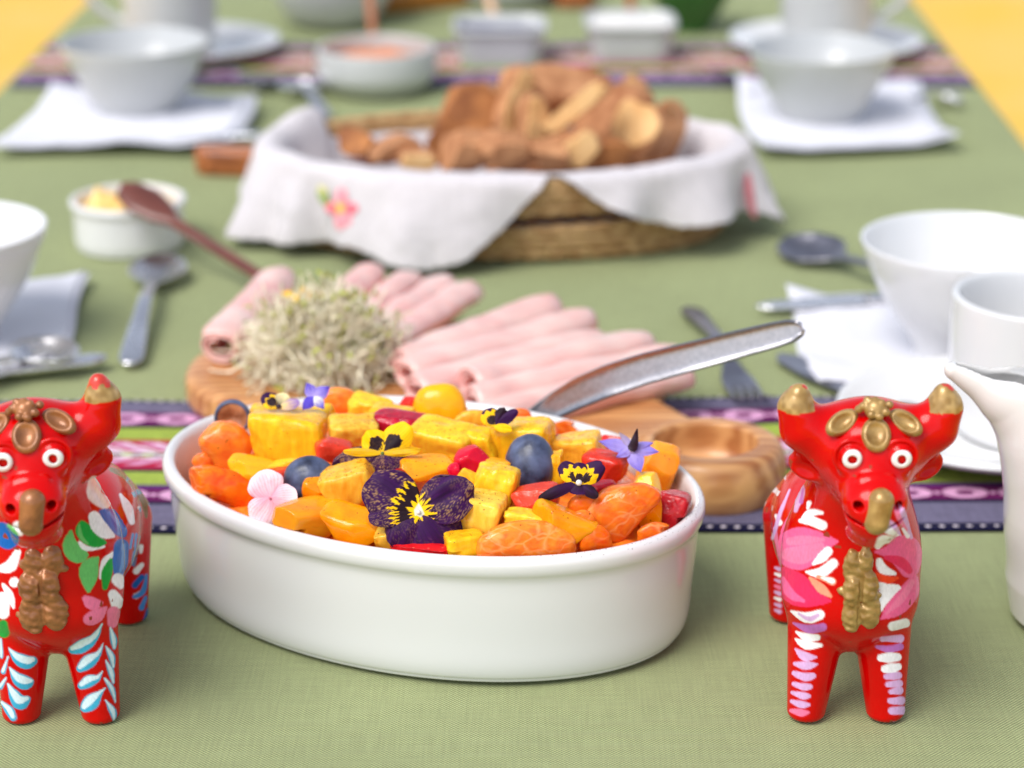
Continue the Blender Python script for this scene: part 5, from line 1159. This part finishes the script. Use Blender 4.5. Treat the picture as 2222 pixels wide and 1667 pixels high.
flower('yellow_flower', 655, 632, 'small yellow flower with green sepals on top of the sprouts', [
 (155, 50, 26, c_plain(YEL, YEL), {}), (20, 46, 26, c_plain(YEL, YEL), {}), (85, 34, 30, c_plain(YEL, YEL*.8), {}), (-150, 22, 20, c_plain(YEL, YEL*.8), {}), (-40, 36, 16, c_plain(srgb(110, 150, 50), srgb(90, 120, 40)), {}), (-80, 24, 16, c_plain(srgb(110, 150, 50), srgb(90, 120, 40)), {})],
 face=(0, -.6, .8), cat='yellow flower', group='garnish', centre=('green', 5), loc=hc+np.array([-.011, .004, .0405]))
# ================= BREAD BASKET =================
bk = np.array([-.006, 1.545]); KA, KB, KZ = .162, .100, .0515
rt = thing('bread_basket', 'oval coiled straw bread basket in the middle of the table', 'basket', (bk[0], bk[1], 0))
M['straw'] = mat('braided_straw', srgb(206, 170, 120), .7, nscale=120, col2=srgb(150, 108, 62), bump=.6, bscale=300, bdist=.001, ndet=5)
def kell(a, off): 
    nx, ny = math.cos(a)/KA, math.sin(a)/KB; l = math.hypot(nx, ny); return KA*math.cos(a)+off*nx/l, KB*math.sin(a)+off*ny/l
nC = 8
for c in range(nC):
    z = .005+c*.0065; off = -.014+c*.0017-(.009 if c == 4 else 0); V = []; n = 220; m_ = 10
    for i in range(n):
        a = 2*math.pi*i/n; bx, by = kell(a, off); nx, ny = kell(a, off+1); nx -= bx; ny -= by; br = 1+.18*math.sin(i*2*math.pi/n*64+c*1.7)
        for k in range(m_):
            t_ = 2*math.pi*k/m_+i*.35; r = .0043*br*(1+.12*math.cos(2*t_)); V.append((bx+nx*r*math.cos(t_), by+ny*r*math.cos(t_), z+r*math.sin(t_)+.0012*math.sin(a*3+c)))
    mobj('coil', V, gridF(n, m_, True, True), M['straw'] if c != 4 else M['dark_wood'], rt)  # the set-back coil is coloured dark to paint the shaded gap between braids
V = [(kell(2*math.pi*i/64, -.02)[0], kell(2*math.pi*i/64, -.02)[1], .005) for i in range(64)]; mobj('bottom', V, [tuple(range(64))], M['straw'], rt)
rimV = []
for i in range(220):
    a = 2*math.pi*i/220; bx, by = kell(a, -.001)
    for k in range(8): t_ = 2*math.pi*k/8; rimV.append((bx+.0046*math.cos(t_)*math.cos(a), by+.0046*math.cos(t_)*math.sin(a), .0570+.0036*math.sin(t_)*(1+.15*math.sin(i*1.8))))
mobj('rim', rimV, gridF(220, 8, True, True), M['straw'], rt)
# liner cloth
HA = [-180, -165, -150, -138, -125, -115, -106, -98, -90, -84, -79, -74, -66, -56, -46, -36, -26, -16, -8, 0, 15, 60, 85, 95, 104, 140, 148, 158, 168, 180]
HL = [.066, .072, .074, .070, .064, .074, .078, .070, .045, .020, .000, .012, .030, .044, .052, .052, .050, .056, .074, .066, .05, .035, .02, .004, -.004, -.004, .006, .03, .05, .066]
def hang(a):
    d = (math.degrees(a)+180) % 360-180; v = np.interp(d, HA, HL); return v*.80 if v > 0 else v
NU, NI, NO = 360, 16, 30; V = []
for i in range(NU):
    a = 2*math.pi*i/NU; Lh = hang(a); dg = (math.degrees(a)+180) % 360-180; up = .010*math.exp(-((dg-152)/9)**2)
    for j in range(NI):                                   # inside, floor to rim
        u = j/(NI-1); off = -.030*(1-u)**1.5-.010*(1-u); s_ = min(1, u*3) if j < 5 else 1
        x, y = kell(a, off-.009*min(1, u*1.0)*(1-max(0, u-.9)*6)); 
        if j < 5: x, y = x*s_, y*s_
        z = .014 if j < 5 else .014+(KZ+(.0125 if Lh > .002 else .004)-.014+up)*((u-.33)/.67)**.9
        w_ = .0025*math.sin(a*13+u*3)*(1-u)*(j >= 5); x, y = x*(1+w_*5), y*(1+w_*5); V.append((x, y, z-(.010 if Lh < 0 and j > NI-3 else 0)))
    fold = (math.sin(a*17+1.3*math.sin(a*5))*.5+math.sin(a*9+.5)*.5)
    for j in range(1, NO+1):
        t_ = j/NO; s_ = max(Lh, .0003)*t_; arc = min(s_, .010)/.010
        fl_ = .30*math.exp(-((dg+166)/9)**2)+.35*math.exp(-((dg+9)/7)**2)+.2*math.exp(-((dg+112)/6)**2)
        off = -.003+.012*math.sin(arc*math.pi/2)+max(0, s_-.008)*(.20+.16*fold+fl_)+.004*fold*t_
        z = KZ+.0125+up*(1-t_)-.0052*(1-math.cos(arc*math.pi/2))*1.0-max(0, s_-.007)*.97
        if Lh < 0: off = -.003; z = KZ-.002
        if z < .003: off += (.003-z)*.9; z = .003+.0005*math.sin(a*40)
        x, y = kell(a, off); V.append((x, y, z+.0006*math.sin(a*120)*(j > NO-2)))
V = np.array(V); V += np.array([.0022, .0022, .0008])*vnoise(V, 34, 3)[:, None]+.0007*vnoise(V, 100, 5)[:, None]
n_ = NI+NO; F = gridF(NU, n_, True)
cl = mobj('basket_cloth', V, F, M['linen'], loc=(bk[0], bk[1], 0)); solid(cl, .0010); tag(cl, 'off white linen cloth with embroidered flowers lining the bread basket', 'cloth')
VV = V+np.array([bk[0], bk[1], 0])
def on_cloth(px, py):
    ux, uy = proj(VV); sel = np.array([(k % n_) >= NI for k in range(len(VV))]) & (VV[:, 1] < bk[1]+.03); d = np.hypot(ux-px, uy-py)+(~sel)*1e6; k = int(np.argmin(d)); return VV[k], V[k]
M['embroidery'] = mat('embroidery_thread', (.5, .5, .5), .7, attr=True, bump=.5, bscale=900, bdist=.0004)
def embroid(px, py, petals, lab_):
    c, _ = on_cloth(px, py); rad = Vector((c[0]-bk[0], (c[1]-bk[1])*(KA/KB)**2, 0)).normalized(); nrm = (rad*.97+Vector((0, 0, .22))).normalized()
    x = Vector((0, 0, 1)).cross(nrm).normalized(); y = nrm.cross(x); e = bpy.data.objects.new('embroidered_flower', None); e.empty_display_size = .01; C.objects.link(e); e.parent = cl; e['label'] = lab_
    e.location = tuple(np.array(c)-np.array([bk[0], bk[1], 0])+np.array(nrm)*.0022); e.rotation_euler = Matrix((x, y, nrm)).transposed().to_euler()
    for (dx, dy, rx, ry, ang, colr) in petals:
        n = 20; V2 = [(0, 0, .0008)]; ca, sa = math.cos(math.radians(ang)), math.sin(math.radians(ang))
        for rr_, zz in ((.6, .0006), (1, 0)):
            for i in range(n):
                a = 2*math.pi*i/n; X_, Y_ = rx*rr_*math.cos(a), ry*rr_*math.sin(a); V2.append((X_*ca-Y_*sa, X_*sa+Y_*ca, zz))
        V2 = np.array(V2)*np.array([1, 1, 1])+np.array([dx, dy, 0]); F2 = [(0, 1+i, 1+(i+1) % n) for i in range(n)]+[(1+i, 1+n+i, 1+n+(i+1) % n, 1+(i+1) % n) for i in range(n)]
        mobj('petal', V2, F2, M['embroidery'], e, col=np.tile(np.array(colr), (len(V2), 1)))
EP = srgb(232, 110, 124); EL = srgb(236, 150, 160)
embroid(738, 455, [(0, .008, .0045, .006, 0, EL), (.007, .001, .006, .0042, 10, EP), (-.006, .0, .005, .004, -10, EP), (.001, -.0075, .0045, .006, 0, EL), (.005, -.006, .004, .005, 30, EL), (0, .0005, .0038, .0038, 0, srgb(240, 196, 70)), (-.013, .006, .003, .0065, 40, srgb(140, 160, 80)), (-.014, .011, .0025, .004, 60, srgb(206, 200, 130))], 'pink embroidered flower with a yellow centre and a green leaf')
embroid(1622, 425, [(0, 0, .008, .016, 0, srgb(228, 130, 140)), (.001, -.001, .0045, .010, 0, srgb(110, 20, 40))], 'pink embroidered flower with a dark red centre')
# ---- bread ----
M['crust'] = mat('bread_crust', srgb(146, 90, 52), .75, nscale=55, col2=srgb(206, 150, 104), bump=.5, bscale=120, bdist=.002, ndet=6)
M['crumb'] = mat('bread_crumb', srgb(206, 156, 98), .85, nscale=70, col2=srgb(226, 188, 132), bump=.8, bscale=220, bdist=.0015, ndet=6)
M['dark_crust'] = mat('dark_bread_crust', srgb(116, 62, 28), .7, nscale=55, col2=srgb(190, 124, 66), bump=.5, bscale=120, bdist=.002, ndet=6)
def bread(px, py, Y, wpx, hpx, th, roll, yaw, kind, lab, seed, pitch=0):
    """an uneven slab: crumb on its cut faces, crust round the edge and on a rounded side"""
    c = GY(px, py, Y); s_ = zax(c)/FPX; W_, H_ = wpx*s_/2, hpx*s_/2
    P = CS.copy(); P = P/((np.abs(P)**3.2).sum(1)**(1/3.2))[:, None]
    crust_side = P[:, 1]
    P = P*(1+.16*vnoise(P, 1.4, seed)+.06*vnoise(P, 4, seed+1))[:, None]
    cutm = np.zeros(len(P), bool)
    if kind != 'slice':
        for q_ in range(3):
            nr2 = np.random.RandomState(seed*3+q_).randn(3); nr2[1] -= .9; nr2[2] += .3; nr2 /= np.linalg.norm(nr2); s2 = P@nr2-.62; m2 = s2 > 0; P[m2] -= s2[m2, None]*nr2*.96
            if q_ == 0: cutm |= m2
    if kind == 'slice': P[:, 1] = np.sign(P[:, 1])*np.minimum(np.abs(P[:, 1]), .75)
    Q = P*np.array([W_, th/2, H_]); R_ = rot3(math.radians(pitch), math.radians(roll), math.radians(yaw)); Q = Q@R_.T
    fc = P[CF].mean(1); 
    cutn = rs_ = np.random.RandomState(seed+40).randn(3)
    if kind == 'slice': mi = ((fc[:, 1] > .62*1) | (fc[:, 1] < -.62)).astype(int)
    elif kind == 'half': mi = (fc[:, 1] < -.30).astype(int)*0+(fc[:, 0] < -.55).astype(int)
    else: mi = (cutm[CF].all(1) & (seed % 4 == 0)).astype(int)
    cr = M['dark_crust'] if kind == 'dark' else M['crust']
    o_ = mobj('bread_slice' if kind == 'slice' else 'bread_piece', Q, CF, loc=c, mats=[cr, M['crumb']], midx=mi); tag(o_, lab, 'bread', 'bread pieces piled in the lined basket')
BR = [
 (1225, 205, 1.60, 240, 130, .040, 8, 10, 'crust', 'large rounded reddish bread crust topping the pile'),
 (1110, 215, 1.565, 62, 150, .022, 24, 40, 'slice', 'pale bread slice edge standing on end left of the top crust'),
 (1158, 275, 1.53, 66, 150, .024, -4, 30, 'slice', 'pale crumb slice upright in the middle of the pile'),
 (1252, 232, 1.52, 40, 190, .030, 48, -20, 'slice', 'thin pale slice leaning right across the top crust'),
 (1015, 285, 1.56, 150, 190, .035, 28, 20, 'dark', 'dark toasted crust on the left flank of the pile'),
 (1050, 250, 1.59, 90, 140, .03, 12, 10, 'slice', 'golden bread slice behind the dark toasted crust'),
 (1010, 335, 1.50, 120, 90, .035, -10, 15, 'crust', 'brown crust low in the pile above the left cloth flap'),
 (1095, 335, 1.495, 130, 90, .035, 8, -15, 'crust', 'pinkish brown bread piece low in the pile near the gap of the cloth'),
 (1340, 265, 1.57, 190, 150, .04, -12, -10, 'crust', 'rounded brown bread on the right of the pile'),
 (1385, 290, 1.54, 130, 140, .040, 6, -35, 'crust', 'brown bread half right of the middle with a pale cut edge'),
 (1455, 280, 1.56, 80, 130, .032, 10, -30, 'crust', 'rightmost rounded brown bread in the basket'),
 (1428, 288, 1.545, 30, 130, .03, 6, -40, 'slice', 'thin pale cut face between the two rightmost breads'),
 (1258, 320, 1.50, 90, 70, .035, -35, 0, 'slice', 'golden crumb piece low in the pile right of the cloth gap'),
 (1320, 330, 1.505, 90, 60, .035, 10, 10, 'dark', 'dark bread piece at the bottom right of the pile'),
 (1190, 335, 1.49, 90, 70, .035, -6, 0, 'crust', 'bread piece just above the gap between the cloth flaps'),
 (785, 310, 1.54, 95, 56, .035, 4, 10, 'dark', 'small rough brown bread piece alone at the left inside the basket'),
 (855, 325, 1.52, 110, 60, .035, -10, -10, 'crust', 'torn tan bread piece at the left, next to the small rough one'),
 (905, 345, 1.505, 80, 40, .03, 4, 10, 'slice', 'low pale bread bit at the left of the pile behind the cloth rim'),
 (1375, 195, 1.62, 60, 60, .03, 30, 0, 'slice', 'pointed golden bread tip at the back right of the pile'),
 (1200, 345, 1.55, 300, 110, .08, 0, 0, 'crust', 'wide bread piece filling the bottom of the basket'),
]
for i, b_ in enumerate(BR): bread(*b_, i*3+1)
